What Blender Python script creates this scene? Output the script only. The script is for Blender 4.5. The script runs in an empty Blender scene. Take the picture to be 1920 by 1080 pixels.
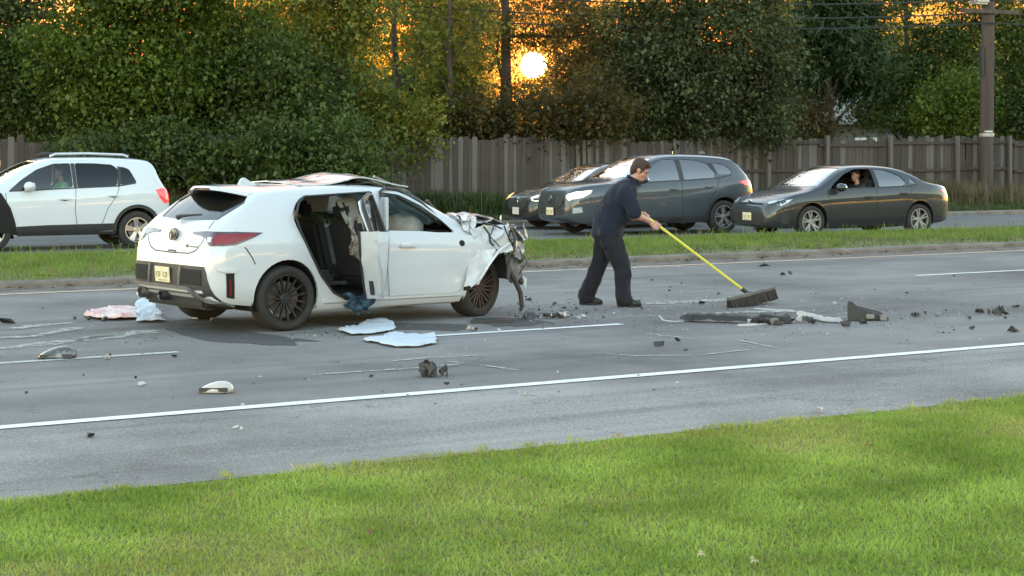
import bpy, bmesh, math, random
import numpy as np
from mathutils import Vector, Matrix, Euler
from mathutils.bvhtree import BVHTree

R = math.radians
scene = bpy.context.scene
col = scene.collection

# ------------------------------------------------------------------ camera
FPX, CAMH, YH = 3500.0, 1.85, 272.0          # focal length in 1920-px units, eye height, horizon row
cam_d = bpy.data.cameras.new('camera')
cam_d.sensor_width = 36.0
cam_d.lens = FPX / 1920 * 36.0
cam_d.shift_y = -(540.0 - YH) / 1920.0
cam_d.clip_start = 0.1
cam_d.clip_end = 6000
cam = bpy.data.objects.new('camera', cam_d)
cam.location = (0, 0, CAMH)
cam.rotation_euler = (R(90), 0, 0)
col.objects.link(cam)
scene.camera = cam

# ------------------------------------------------------------------ sky, sun, exposure
SUN_EL, SUN_AZ = R(2.45), R(0.66)             # azimuth to the right of the view axis (+Y)
sun_dir = Vector((math.sin(SUN_AZ) * math.cos(SUN_EL), math.cos(SUN_AZ) * math.cos(SUN_EL), math.sin(SUN_EL)))
world = bpy.data.worlds.new('World')
scene.world = world
world.use_nodes = True
wn = world.node_tree.nodes
wl = world.node_tree.links
for nd in list(wn):
    wn.remove(nd)
w_out = wn.new('ShaderNodeOutputWorld')
w_bg = wn.new('ShaderNodeBackground')
w_sky = wn.new('ShaderNodeTexSky')
w_sky.sky_type = 'NISHITA'
w_sky.sun_disc = False
w_sky.sun_elevation = SUN_EL
w_sky.sun_rotation = SUN_AZ
w_sky.altitude = 20
w_sky.air_density = 0.9
w_sky.dust_density = 0.3
w_sky.ozone_density = 1.4
w_bg.inputs['Strength'].default_value = 0.15
w_tint = wn.new('ShaderNodeMix'); w_tint.data_type = 'RGBA'; w_tint.blend_type = 'MULTIPLY'
w_tint.inputs[0].default_value = 1.0; w_tint.inputs[7].default_value = (1.21, 0.99, 0.83, 1)
wl.new(w_sky.outputs['Color'], w_tint.inputs[6])
# the low sun itself: a small disc with its aureole, part of the sky
w_geo = wn.new('ShaderNodeNewGeometry')
w_dot = wn.new('ShaderNodeVectorMath'); w_dot.operation = 'DOT_PRODUCT'
w_dot.inputs[1].default_value = -sun_dir
wl.new(w_geo.outputs['Incoming'], w_dot.inputs[0])
w_acos = wn.new('ShaderNodeMath'); w_acos.operation = 'ARCCOSINE'
wl.new(w_dot.outputs['Value'], w_acos.inputs[0])
# a bank of evening haze round the low sun: dims and reddens that part of the sky
w_bank = wn.new('ShaderNodeMapRange'); w_bank.interpolation_type = 'SMOOTHSTEP'
w_bank.inputs['From Min'].default_value = R(38); w_bank.inputs['From Max'].default_value = R(11)
wl.new(w_acos.outputs[0], w_bank.inputs['Value'])
w_bmix = wn.new('ShaderNodeMix'); w_bmix.data_type = 'RGBA'; w_bmix.blend_type = 'MULTIPLY'
w_bmix.inputs[7].default_value = (0.14, 0.062, 0.042, 1)
wl.new(w_bank.outputs[0], w_bmix.inputs[0]); wl.new(w_tint.outputs[2], w_bmix.inputs[6])
wl.new(w_bmix.outputs[2], w_bg.inputs['Color'])
def ring(a0, a1, smooth_=False):
    n_ = wn.new('ShaderNodeMapRange')
    if smooth_: n_.interpolation_type = 'SMOOTHERSTEP'
    n_.inputs['From Min'].default_value = R(a0); n_.inputs['From Max'].default_value = R(a1)
    wl.new(w_acos.outputs[0], n_.inputs['Value'])
    return n_
def glow(node, color, strength):
    bg_ = wn.new('ShaderNodeBackground'); bg_.inputs['Color'].default_value = color
    m_ = wn.new('ShaderNodeMath'); m_.operation = 'MULTIPLY'; m_.inputs[1].default_value = strength
    wl.new(node.outputs[0], m_.inputs[0]); wl.new(m_.outputs[0], bg_.inputs['Strength'])
    return bg_
w_add1 = wn.new('ShaderNodeAddShader'); w_add = wn.new('ShaderNodeAddShader')
wl.new(w_bg.outputs[0], w_add1.inputs[0])
wl.new(glow(ring(0.39, 0.32), (1.0, 0.80, 0.40, 1), 120.0).outputs[0], w_add1.inputs[1])
wl.new(w_add1.outputs[0], w_add.inputs[0])
wl.new(glow(ring(1.8, 0.3, True), (1.0, 0.40, 0.08, 1), 0.14).outputs[0], w_add.inputs[1])
wl.new(w_add.outputs[0], w_out.inputs['Surface'])

sun_l = bpy.data.lights.new('sun', 'SUN')
sun_l.energy = 5.0
sun_l.angle = R(0.53)
sun_l.color = (1.0, 0.55, 0.22)
sun_o = bpy.data.objects.new('sun', sun_l)
sun_o.rotation_euler = (-sun_dir).to_track_quat('-Z', 'Y').to_euler()
sun_o.location = (0, 0, 30)
col.objects.link(sun_o)

scene.view_settings.view_transform = 'Standard'
scene.view_settings.look = 'None'
scene.view_settings.exposure = 4.0
scene.view_settings.gamma = 1.0
scene.view_settings.use_curve_mapping = False
scene.cycles.max_bounces = 6
scene.cycles.diffuse_bounces = 3
scene.cycles.glossy_bounces = 3
scene.cycles.transmission_bounces = 4
scene.cycles.transparent_max_bounces = 8
scene.cycles.caustics_reflective = False
scene.cycles.caustics_refractive = False
scene.cycles.sample_clamp_indirect = 6.0

# ------------------------------------------------------------------ helpers
ALPHA = R(32.3)                               # the road runs 32 degrees off the image plane
UX, UY = math.cos(ALPHA), math.sin(ALPHA)
def rd(s, t, z=0.0):
    """road frame: s along the road (to the right and away), t across it"""
    return Vector((UX * s - UY * t, UY * s + UX * t, z))
# the opposing road, the fence and the trees run 5.7 degrees flatter than the near carriageway
BETA = R(26.6)
_p0 = (UX * 20 - UY * 31.0, UY * 20 + UX * 31.0)
def rd2(s, t, z=0.0):
    return Vector((_p0[0] + math.cos(BETA) * s - math.sin(BETA) * t, _p0[1] + math.sin(BETA) * s + math.cos(BETA) * t, z))
def st2(p):
    x, y = p[0] - _p0[0], p[1] - _p0[1]
    return (math.cos(BETA) * x + math.sin(BETA) * y, -math.sin(BETA) * x + math.cos(BETA) * y)
def on_t2(px, t, z=0.0):
    k = (px - 960) / FPX
    d = (t - math.sin(BETA) * _p0[0] + math.cos(BETA) * _p0[1]) / (math.cos(BETA) - k * math.sin(BETA))
    return Vector((k * d, d, z))
def gp(px, py, z=0.0):
    """the point of the level plane z that the photograph shows at (px, py)"""
    d = FPX * (CAMH - z) / (py - YH)
    return Vector(((px - 960) / FPX * d, d, z))
def at(px, py, d):
    return Vector(((px - 960) / FPX * d, d, CAMH - (py - YH) / FPX * d))
def depth_t(px, t):
    k = (px - 960) / FPX
    return t / (UX - k * UY)
def on_t(px, t, z=0.0):
    d = depth_t(px, t)
    return Vector(((px - 960) / FPX * d, d, z))
def st(p):
    return (UX * p[0] + UY * p[1], -UY * p[0] + UX * p[1])

MATS = {}
def mat(name, base=(0.5, 0.5, 0.5), rough=0.5, metal=0.0, coat=0.0, spec=0.5, emit=None, emit_s=0.0,
        noise=None, bump=None, stretch=(1, 1, 1), trans=0.0):
    """procedural principled material. noise = (scale, second colour, contrast lo, hi); bump = (scale, strength)"""
    if name in MATS:
        return MATS[name]
    m = bpy.data.materials.new(name)
    m.use_nodes = True
    nt = m.node_tree
    b = nt.nodes['Principled BSDF']
    b.inputs['Base Color'].default_value = (*base, 1)
    b.inputs['Roughness'].default_value = rough
    b.inputs['Metallic'].default_value = metal
    b.inputs['Coat Weight'].default_value = coat
    b.inputs['Coat Roughness'].default_value = 0.03
    b.inputs['Specular IOR Level'].default_value = spec
    b.inputs['Transmission Weight'].default_value = trans
    if emit:
        b.inputs['Emission Color'].default_value = (*emit, 1)
        b.inputs['Emission Strength'].default_value = emit_s
    tc = nt.nodes.new('ShaderNodeTexCoord')
    mp = nt.nodes.new('ShaderNodeMapping')
    mp.inputs['Scale'].default_value = stretch
    nt.links.new(tc.outputs['Object'], mp.inputs['Vector'])
    if noise:
        sc_, c2, lo, hi = noise
        nz = nt.nodes.new('ShaderNodeTexNoise'); nz.inputs['Scale'].default_value = sc_
        nz.inputs['Detail'].default_value = 6; nz.inputs['Roughness'].default_value = 0.65
        nt.links.new(mp.outputs[0], nz.inputs['Vector'])
        mr = nt.nodes.new('ShaderNodeMapRange'); mr.inputs['From Min'].default_value = lo; mr.inputs['From Max'].default_value = hi
        nt.links.new(nz.outputs['Fac'], mr.inputs['Value'])
        mx = nt.nodes.new('ShaderNodeMix'); mx.data_type = 'RGBA'
        mx.inputs[6].default_value = (*base, 1); mx.inputs[7].default_value = (*c2, 1)
        nt.links.new(mr.outputs['Result'], mx.inputs[0])
        nt.links.new(mx.outputs[2], b.inputs['Base Color'])
    if bump:
        nb = nt.nodes.new('ShaderNodeTexNoise'); nb.inputs['Scale'].default_value = bump[0]; nb.inputs['Detail'].default_value = 4
        nt.links.new(mp.outputs[0], nb.inputs['Vector'])
        bp = nt.nodes.new('ShaderNodeBump'); bp.inputs['Strength'].default_value = bump[1]; bp.inputs['Distance'].default_value = 0.02
        nt.links.new(nb.outputs['Fac'], bp.inputs['Height'])
        nt.links.new(bp.outputs[0], b.inputs['Normal'])
    MATS[name] = m
    return m

def leaf_mat(name, dark, light, translucency=0.35, yellow=None, yfrac=0.0, gloss=True):
    """leaf or blade material: tone differs from leaf to leaf and, slowly, across the crown"""
    m = bpy.data.materials.new(name)
    m.use_nodes = True
    nt = m.node_tree
    nt.nodes.remove(nt.nodes['Principled BSDF'])
    out = nt.nodes['Material Output']
    g = nt.nodes.new('ShaderNodeNewGeometry')
    tc = nt.nodes.new('ShaderNodeTexCoord')
    nz = nt.nodes.new('ShaderNodeTexNoise'); nz.inputs['Scale'].default_value = 1.3; nz.inputs['Detail'].default_value = 4
    nt.links.new(tc.outputs['Object'], nz.inputs['Vector'])
    ra = nt.nodes.new('ShaderNodeMath'); ra.operation = 'MULTIPLY'; ra.inputs[1].default_value = 0.40
    nt.links.new(g.outputs['Random Per Island'], ra.inputs[0])
    nm_ = nt.nodes.new('ShaderNodeMath'); nm_.operation = 'MULTIPLY_ADD'; nm_.inputs[1].default_value = 2.6; nm_.inputs[2].default_value = -0.68
    nt.links.new(nz.outputs['Fac'], nm_.inputs[0])
    ad = nt.nodes.new('ShaderNodeMath'); ad.operation = 'ADD'
    nt.links.new(ra.outputs[0], ad.inputs[0]); nt.links.new(nm_.outputs[0], ad.inputs[1])
    mr = nt.nodes.new('ShaderNodeMapRange'); mr.inputs['From Min'].default_value = 0.35; mr.inputs['From Max'].default_value = 1.3
    nt.links.new(ad.outputs[0], mr.inputs['Value'])
    mx = nt.nodes.new('ShaderNodeMix'); mx.data_type = 'RGBA'
    mx.inputs[6].default_value = (*dark, 1); mx.inputs[7].default_value = (*light, 1)
    nt.links.new(mr.outputs[0], mx.inputs[0])
    c = mx.outputs[2]
    if yellow:
        gt = nt.nodes.new('ShaderNodeMath'); gt.operation = 'LESS_THAN'; gt.inputs[1].default_value = yfrac
        fr = nt.nodes.new('ShaderNodeMath'); fr.operation = 'MULTIPLY'; fr.inputs[1].default_value = 7.31
        f2 = nt.nodes.new('ShaderNodeMath'); f2.operation = 'FRACT'
        nt.links.new(g.outputs['Random Per Island'], fr.inputs[0]); nt.links.new(fr.outputs[0], f2.inputs[0]); nt.links.new(f2.outputs[0], gt.inputs[0])
        my = nt.nodes.new('ShaderNodeMix'); my.data_type = 'RGBA'
        my.inputs[7].default_value = (*yellow, 1)
        nt.links.new(gt.outputs[0], my.inputs[0]); nt.links.new(c, my.inputs[6])
        c = my.outputs[2]
    d = nt.nodes.new('ShaderNodeBsdfDiffuse'); nt.links.new(c, d.inputs['Color'])
    t = nt.nodes.new('ShaderNodeBsdfTranslucent'); nt.links.new(c, t.inputs['Color'])
    ms = nt.nodes.new('ShaderNodeMixShader'); ms.inputs[0].default_value = translucency
    nt.links.new(d.outputs[0], ms.inputs[1]); nt.links.new(t.outputs[0], ms.inputs[2])
    last = ms
    if gloss:
        gl = nt.nodes.new('ShaderNodeBsdfGlossy'); gl.inputs['Roughness'].default_value = 0.45
        m2 = nt.nodes.new('ShaderNodeMixShader'); m2.inputs[0].default_value = 0.02
        nt.links.new(ms.outputs[0], m2.inputs[1]); nt.links.new(gl.outputs[0], m2.inputs[2])
        last = m2
    nt.links.new(last.outputs[0], out.inputs['Surface'])
    MATS[name] = m
    return m

def glass_mat(name, tint=(0.6, 0.66, 0.64), refl=1.0, rough=0.02):
    m = bpy.data.materials.new(name)
    m.use_nodes = True
    nt = m.node_tree
    nt.nodes.remove(nt.nodes['Principled BSDF'])
    out = nt.nodes['Material Output']
    tr = nt.nodes.new('ShaderNodeBsdfTransparent'); tr.inputs['Color'].default_value = (*tint, 1)
    gl = nt.nodes.new('ShaderNodeBsdfGlossy'); gl.inputs['Roughness'].default_value = rough
    fr = nt.nodes.new('ShaderNodeFresnel'); fr.inputs['IOR'].default_value = 1.55
    mu = nt.nodes.new('ShaderNodeMath'); mu.operation = 'MULTIPLY'; mu.inputs[1].default_value = refl; mu.use_clamp = True
    nt.links.new(fr.outputs[0], mu.inputs[0])
    ms = nt.nodes.new('ShaderNodeMixShader')
    nt.links.new(mu.outputs[0], ms.inputs[0]); nt.links.new(tr.outputs[0], ms.inputs[1]); nt.links.new(gl.outputs[0], ms.inputs[2])
    nt.links.new(ms.outputs[0], out.inputs['Surface'])
    MATS[name] = m
    return m

def tag(o, label=None, cat=None, group=None, kind=None):
    if label: o['label'] = label
    if cat: o['category'] = cat
    if group: o['group'] = group
    if kind: o['kind'] = kind
    return o
def link(name, me, parent=None, m=None):
    o = bpy.data.objects.new(name, me)
    col.objects.link(o)
    if parent is not None:
        o.parent = parent
    if m is not None and me is not None and len(me.materials) == 0:
        me.materials.append(m)
    return o
def empty(name, loc=(0, 0, 0), rz=0.0):
    o = bpy.data.objects.new(name, None)
    o.location = loc; o.rotation_euler = (0, 0, rz)
    o.empty_display_size = 0.2
    col.objects.link(o)
    return o
def smooth(me, ang=40):
    me.polygons.foreach_set('use_smooth', [True] * len(me.polygons))
    if ang is not None:
        me.set_sharp_from_angle(angle=R(ang))
    return me

class MB:
    """collects shapes; build() links them as one mesh object"""
    def __init__(s):
        s.v, s.f = [], []
    def add(s, vs, fs):
        o = len(s.v)
        s.v += [tuple(p) for p in vs]
        s.f += [tuple(i + o for i in f) for f in fs]
    def box(s, c, size, M=None, taper=1.0):
        hx, hy, hz = size[0] / 2, size[1] / 2, size[2] / 2
        vs = []
        for z, k in ((-hz, 1.0), (hz, taper)):
            for x, y in ((-hx, -hy), (hx, -hy), (hx, hy), (-hx, hy)):
                p = Vector((x * k, y * k, z))
                if M: p = M @ p
                vs.append(p + Vector(c))
        s.add(vs, [(3, 2, 1, 0), (4, 5, 6, 7), (0, 1, 5, 4), (1, 2, 6, 5), (2, 3, 7, 6), (3, 0, 4, 7)])
    def bar(s, a, b, w, h=None, up=(0, 0, 1)):
        a, b = Vector(a), Vector(b); h = h or w
        d = (b - a).normalized(); sd = d.cross(Vector(up))
        if sd.length < 1e-5: sd = d.cross(Vector((1, 0, 0)))
        sd.normalize(); u2 = sd.cross(d)
        vs = [p + sd * (x * w / 2) + u2 * (y * h / 2) for p in (a, b) for x, y in ((-1, -1), (1, -1), (1, 1), (-1, 1))]
        s.add(vs, [(3, 2, 1, 0), (4, 5, 6, 7), (0, 1, 5, 4), (1, 2, 6, 5), (2, 3, 7, 6), (3, 0, 4, 7)])
    def tube(s, pts, rad, n=8, cap=True):
        pts = [Vector(p) for p in pts]
        if not isinstance(rad, (list, tuple)): rad = [rad] * len(pts)
        vs, prev = [], None
        for i, p in enumerate(pts):
            d = (pts[min(i + 1, len(pts) - 1)] - pts[max(i - 1, 0)]).normalized()
            a = prev if prev is not None else (Vector((0, 0, 1)) if abs(d.z) < 0.9 else Vector((1, 0, 0)))
            x = (a - d * a.dot(d)).normalized(); prev = x
            y = d.cross(x)
            for k in range(n):
                t = 2 * math.pi * k / n
                vs.append(p + (x * math.cos(t) + y * math.sin(t)) * rad[i])
        fs = [(i * n + k, i * n + (k + 1) % n, (i + 1) * n + (k + 1) % n, (i + 1) * n + k) for i in range(len(pts) - 1) for k in range(n)]
        if cap:
            fs.append(tuple(range(n - 1, -1, -1))); fs.append(tuple((len(pts) - 1) * n + k for k in range(n)))
        s.add(vs, fs)
    def lathe(s, prof, n=32, axis='y', c=(0, 0, 0)):
        """prof: list of (radius, along axis)"""
        vs = []
        for r, h in prof:
            for k in range(n):
                t = 2 * math.pi * k / n
                a, b = r * math.cos(t), r * math.sin(t)
                p = {'y': (a, h, b), 'x': (h, a, b), 'z': (a, b, h)}[axis]
                vs.append((p[0] + c[0], p[1] + c[1], p[2] + c[2]))
        fs = [(i * n + k, (i + 1) * n + k, (i + 1) * n + (k + 1) % n, i * n + (k + 1) % n) for i in range(len(prof) - 1) for k in range(n)]
        s.add(vs, fs)
    def sphere(s, c, r, n=10, m=7):
        if not isinstance(r, (tuple, list)): r = (r, r, r)
        vs = [(c[0], c[1], c[2] - r[2])]
        for i in range(1, m):
            ph = -math.pi / 2 + math.pi * i / m
            for k in range(n):
                t = 2 * math.pi * k / n
                vs.append((c[0] + r[0] * math.cos(ph) * math.cos(t), c[1] + r[1] * math.cos(ph) * math.sin(t), c[2] + r[2] * math.sin(ph)))
        vs.append((c[0], c[1], c[2] + r[2]))
        fs = [(0, 1 + (k + 1) % n, 1 + k) for k in range(n)]
        fs += [(1 + i * n + k, 1 + i * n + (k + 1) % n, 1 + (i + 1) * n + (k + 1) % n, 1 + (i + 1) * n + k) for i in range(m - 2) for k in range(n)]
        l = len(vs) - 1; b = 1 + (m - 2) * n
        fs += [(b + k, b + (k + 1) % n, l) for k in range(n)]
        s.add(vs, fs)
    def prism(s, poly, lo, hi, axis='z'):
        """polygon in the two other axes, extruded along axis"""
        n = len(poly)
        def P(a, b, h):
            return {'z': (a, b, h), 'y': (a, h, b), 'x': (h, a, b)}[axis]
        vs = [P(a, b, lo) for a, b in poly] + [P(a, b, hi) for a, b in poly]
        s.add(vs, [tuple(range(n - 1, -1, -1)), tuple(range(n, 2 * n))] + [(i, (i + 1) % n, n + (i + 1) % n, n + i) for i in range(n)])
    def mesh(s, name, fix=True):
        me = bpy.data.meshes.new(name)
        me.from_pydata(s.v, [], s.f)
        if fix:
            bm = bmesh.new(); bm.from_mesh(me)
            bmesh.ops.recalc_face_normals(bm, faces=bm.faces)
            bm.to_mesh(me); bm.free()
        me.update()
        return me
    def build(s, name, m, parent=None, sm=None, bevel=0.0):
        me = s.mesh(name)
        if bevel:
            bm = bmesh.new(); bm.from_mesh(me)
            bmesh.ops.bevel(bm, geom=[e for e in bm.edges if len(e.link_faces) == 2 and e.calc_face_angle(0) > 0.5], offset=bevel, segments=2, affect='EDGES', clamp_overlap=True)
            bm.to_mesh(me); bm.free()
        if sm is not None: smooth(me, sm)
        return link(name, me, parent, m)

def np_mesh(name, verts, faces, m, parent=None, sm=False):
    """verts (n,3) and faces (k,3|4) numpy arrays -> one mesh object, fast"""
    me = bpy.data.meshes.new(name)
    nv, nf, k = len(verts), len(faces), faces.shape[1]
    me.vertices.add(nv); me.vertices.foreach_set('co', np.asarray(verts, np.float32).ravel())
    me.loops.add(nf * k); me.loops.foreach_set('vertex_index', np.asarray(faces, np.int32).ravel())
    me.polygons.add(nf); me.polygons.foreach_set('loop_start', np.arange(nf, dtype=np.int32) * k)
    me.update(calc_edges=True)
    if sm: smooth(me, None)
    return link(name, me, parent, m)

def pchip(pts):
    """monotone cubic through (x, y) points"""
    xs = np.array([p[0] for p in pts], float); ys = np.array([p[1] for p in pts], float)
    h = np.diff(xs); d = np.diff(ys) / h
    mm = np.zeros(len(xs)); mm[0], mm[-1] = d[0], d[-1]
    for i in range(1, len(xs) - 1):
        if d[i - 1] * d[i] > 0:
            w1, w2 = 2 * h[i] + h[i - 1], h[i] + 2 * h[i - 1]
            mm[i] = (w1 + w2) / (w1 / d[i - 1] + w2 / d[i])
    def f(x):
        x = min(max(x, xs[0]), xs[-1])
        i = min(int(np.searchsorted(xs, x, side='right')) - 1, len(xs) - 2)
        t = (x - xs[i]) / h[i]
        return float((2*t**3 - 3*t**2 + 1)*ys[i] + (t**3 - 2*t**2 + t)*h[i]*mm[i] + (-2*t**3 + 3*t**2)*ys[i+1] + (t**3 - t**2)*h[i]*mm[i+1])
    return f
# ------------------------------------------------------------------ setting: terrain, roads, kerbs, markings
T_LAWN, T_EDGE, LANE, T_YEL, T_KERB = 9.62, 12.08, 3.59, 22.84, 23.8
T2_MED, T2_FARK, T2_FENCE = -2.9, 5.7, 10.9       # in the frame of the opposing road
def asphalt(name, c1, c2, rough, wear):
    m = bpy.data.materials.new(name); m.use_nodes = True
    nt = m.node_tree; b = nt.nodes['Principled BSDF']
    tc = nt.nodes.new('ShaderNodeTexCoord')
    def noise(scale, detail, vec, rg=0.6):
        n_ = nt.nodes.new('ShaderNodeTexNoise'); n_.inputs['Scale'].default_value = scale; n_.inputs['Detail'].default_value = detail
        n_.inputs['Roughness'].default_value = rg
        nt.links.new(vec, n_.inputs['Vector']); return n_.outputs['Fac']
    def rng(v, a, b_, c=0.0, d=1.0):
        r = nt.nodes.new('ShaderNodeMapRange')
        for k, x in zip(('From Min', 'From Max', 'To Min', 'To Max'), (a, b_, c, d)): r.inputs[k].default_value = x
        nt.links.new(v, r.inputs['Value']); return r.outputs[0]
    def mix(f, a, b_, mode='MIX'):
        x = nt.nodes.new('ShaderNodeMix'); x.data_type = 'RGBA'; x.blend_type = mode
        nt.links.new(f, x.inputs[0])
        for i, q in ((6, a), (7, b_)):
            if isinstance(q, tuple): x.inputs[i].default_value = (*q, 1)
            else: nt.links.new(q, x.inputs[i])
        return x.outputs[2]
    mp = nt.nodes.new('ShaderNodeMapping'); mp.inputs['Rotation'].default_value = (0, 0, -ALPHA); 
    nt.links.new(tc.outputs['Object'], mp.inputs['Vector'])
    ms = nt.nodes.new('ShaderNodeMapping'); ms.inputs['Scale'].default_value = (0.05, 1.1, 1)
    nt.links.new(mp.outputs[0], ms.inputs['Vector'])
    ct = nt.nodes.new('ShaderNodeMapping'); ct.inputs['Scale'].default_value = (1, 1, 1)
    nt.links.new(mp.outputs[0], ct.inputs['Vector'])
    grain = rng(noise(48, 4, mp.outputs[0], 0.8), 0.3, 0.7)
    base = mix(grain, c1, c2)
    streak = rng(noise(1.0, 5, ms.outputs[0]), 0.38, 0.68, 0, 0.55)
    base = mix(streak, base, tuple(x * wear for x in c2))
    blot = rng(noise(0.35, 5, ct.outputs[0]), 0.42, 0.72, 0, 0.75)
    base = mix(blot, base, tuple(x * 0.72 for x in c1))
    dark = rng(noise(2.2, 6, ms.outputs[0]), 0.50, 0.72, 0, 0.4)
    base = mix(dark, base, tuple(x * 0.72 for x in c1))
    crack = nt.nodes.new('ShaderNodeTexVoronoi'); crack.feature = 'DISTANCE_TO_EDGE'; crack.inputs['Scale'].default_value = 0.45
    cw = nt.nodes.new('ShaderNodeVectorMath'); cw.operation = 'ADD'
    cn = nt.nodes.new('ShaderNodeTexNoise'); cn.inputs['Scale'].default_value = 2.5; cn.inputs['Detail'].default_value = 5
    nt.links.new(ct.outputs[0], cn.inputs['Vector']); nt.links.new(ct.outputs[0], cw.inputs[0]); nt.links.new(cn.outputs['Color'], cw.inputs[1]); nt.links.new(cw.outputs[0], crack.inputs['Vector'])
    cm = rng(crack.outputs['Distance'], 0.004, 0.0, 0, 0.55)
    base = mix(cm, base, tuple(x * 0.45 for x in c1))
    speck = rng(noise(160, 1, mp.outputs[0]), 0.68, 0.74)
    base = mix(speck, base, tuple(min(1, x * 1.9) for x in c2))
    nt.links.new(base, b.inputs['Base Color'])
    b.inputs['Roughness'].default_value = rough; b.inputs['Specular IOR Level'].default_value = 0.06
    bp = nt.nodes.new('ShaderNodeBump'); bp.inputs['Strength'].default_value = 0.35; bp.inputs['Distance'].default_value = 0.01
    nt.links.new(noise(90, 3, mp.outputs[0]), bp.inputs['Height']); nt.links.new(bp.outputs[0], b.inputs['Normal'])
    MATS[name] = m
    return m
M_ASPH = asphalt('asphalt_lane', (0.125, 0.117, 0.112), (0.315, 0.297, 0.282), 1.0, 1.0)
M_SHLD = asphalt('asphalt_shoulder', (0.105, 0.097, 0.092), (0.43, 0.403, 0.380), 1.0, 0.95)
M_FAR = asphalt('asphalt_far', (0.14, 0.138, 0.135), (0.19, 0.187, 0.18), 0.9, 1.1)
M_SOIL = mat('soil', (0.055, 0.06, 0.025), 1.0, noise=(1.3, (0.09, 0.075, 0.04), 0.35, 0.65), bump=(25, 0.5))
M_TURF = mat('turf_soil', (0.13, 0.18, 0.035), 1.0, noise=(2.2, (0.17, 0.15, 0.05), 0.42, 0.75), bump=(60, 0.6))
M_CONC = mat('kerb_concrete', (0.21, 0.18, 0.15), 0.95, noise=(2.5, (0.11, 0.09, 0.07), 0.4, 0.7), bump=(30, 0.6))
M_DIRT = mat('gutter_dirt', (0.12, 0.095, 0.075), 1.0, noise=(3.0, (0.19, 0.165, 0.14), 0.4, 0.65), bump=(40, 0.8))
M_WHITE_P = mat('road_paint_white', (0.72, 0.72, 0.70), 0.7, noise=(6, (0.40, 0.40, 0.39), 0.52, 0.8), bump=(80, 0.2))
M_WORN_P = mat('road_paint_worn', (0.50, 0.50, 0.48), 0.8, noise=(5, (0.18, 0.18, 0.18), 0.42, 0.62))
M_YEL_P = mat('road_paint_yellow', (0.62, 0.40, 0.22), 0.75, noise=(5, (0.45, 0.33, 0.25), 0.4, 0.7))

def dusty(name, c, cover):
    """patchy dust or chalk: covers only part of the strip it is laid on"""
    m = mat(name, c, 0.95); nt = m.node_tree; b = nt.nodes['Principled BSDF']; out = nt.nodes['Material Output']
    tc = nt.nodes.new('ShaderNodeTexCoord'); nz = nt.nodes.new('ShaderNodeTexNoise'); nz.inputs['Scale'].default_value = 9; nz.inputs['Detail'].default_value = 6; nz.inputs['Roughness'].default_value = 0.7
    nt.links.new(tc.outputs['Object'], nz.inputs['Vector'])
    mr = nt.nodes.new('ShaderNodeMapRange'); mr.inputs['From Min'].default_value = 0.62 - cover * 0.3; mr.inputs['From Max'].default_value = 0.78 - cover * 0.3
    mr.inputs['To Max'].default_value = 0.8
    nt.links.new(nz.outputs['Fac'], mr.inputs['Value'])
    tr = nt.nodes.new('ShaderNodeBsdfTransparent'); ms = nt.nodes.new('ShaderNodeMixShader')
    nt.links.new(mr.outputs[0], ms.inputs[0]); nt.links.new(tr.outputs[0], ms.inputs[1]); nt.links.new(b.outputs[0], ms.inputs[2]); nt.links.new(ms.outputs[0], out.inputs['Surface'])
    return m
def strip(name, s0, s1, t0, t1, z, m, seg=2.0, crown=None, wob=0.0, seed=0, fr=None):
    fr = fr or rd
    """a sheet along the road from t0 to t1, cut into segments"""
    rng = random.Random(seed)
    n = max(1, int((s1 - s0) / seg)); nt_ = 1 if crown is None else 8
    vs, fs = [], []
    for i in range(n + 1):
        s = s0 + (s1 - s0) * i / n
        j0, j1 = rng.uniform(-wob, wob), rng.uniform(-wob, wob)
        for k in range(nt_ + 1):
            f = k / nt_
            t = (t0 + j0) * (1 - f) + (t1 + j1) * f
            vs.append(fr(s, t, z + (crown * math.sin(math.pi * f) if crown else 0)))
    w = nt_ + 1
    for i in range(n):
        for k in range(nt_):
            fs.append((i * w + k, (i + 1) * w + k, (i + 1) * w + k + 1, i * w + k + 1))
    me = bpy.data.meshes.new(name); me.from_pydata(vs, [], fs); me.update()
    return link(name, me, None, m)
def setting(o, label, cat=None):
    return tag(o, label, cat, kind='structure')

me = bpy.data.meshes.new('ground')
me.from_pydata([(-3000, -600, -0.02), (3000, -600, -0.02), (3000, 5000, -0.02), (-3000, 5000, -0.02)], [], [(0, 1, 2, 3)])
setting(link('ground', me, None, M_SOIL), 'dark earth and leaf litter under the trees beyond the fence')
setting(strip('lawn', -60, 90, -30, T_LAWN, 0.0, M_TURF), 'mown green lawn sloping across the foreground')
setting(strip('road', -60, 160, T_EDGE, T_KERB, 0.0, M_ASPH, 4), 'grey three lane asphalt carriageway with the crash')
setting(strip('road_shoulder', -60, 160, T_LAWN - 0.05, T_EDGE + 0.02, 0.004, M_SHLD, 4), 'coarse pale asphalt shoulder beside the lawn')
setting(strip('opposing_road', -90, 160, T2_MED - 0.1, T2_FARK, 0.0, M_FAR, 4, fr=rd2), 'pale asphalt of the opposing carriageway behind the median')
setting(strip('lane_edge_line', -60, 160, T_EDGE - 0.075, T_EDGE + 0.075, 0.010, M_WHITE_P, 0.5, wob=0.004), 'solid white edge line between lane and shoulder')
setting(strip('median_edge_line', -60, 160, T_YEL - 0.06, T_YEL + 0.06, 0.006, M_YEL_P, 0.6, wob=0.006), 'faded yellow edge line along the median kerb')
def st_px(px, py):
    return st(gp(px, py))
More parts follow.
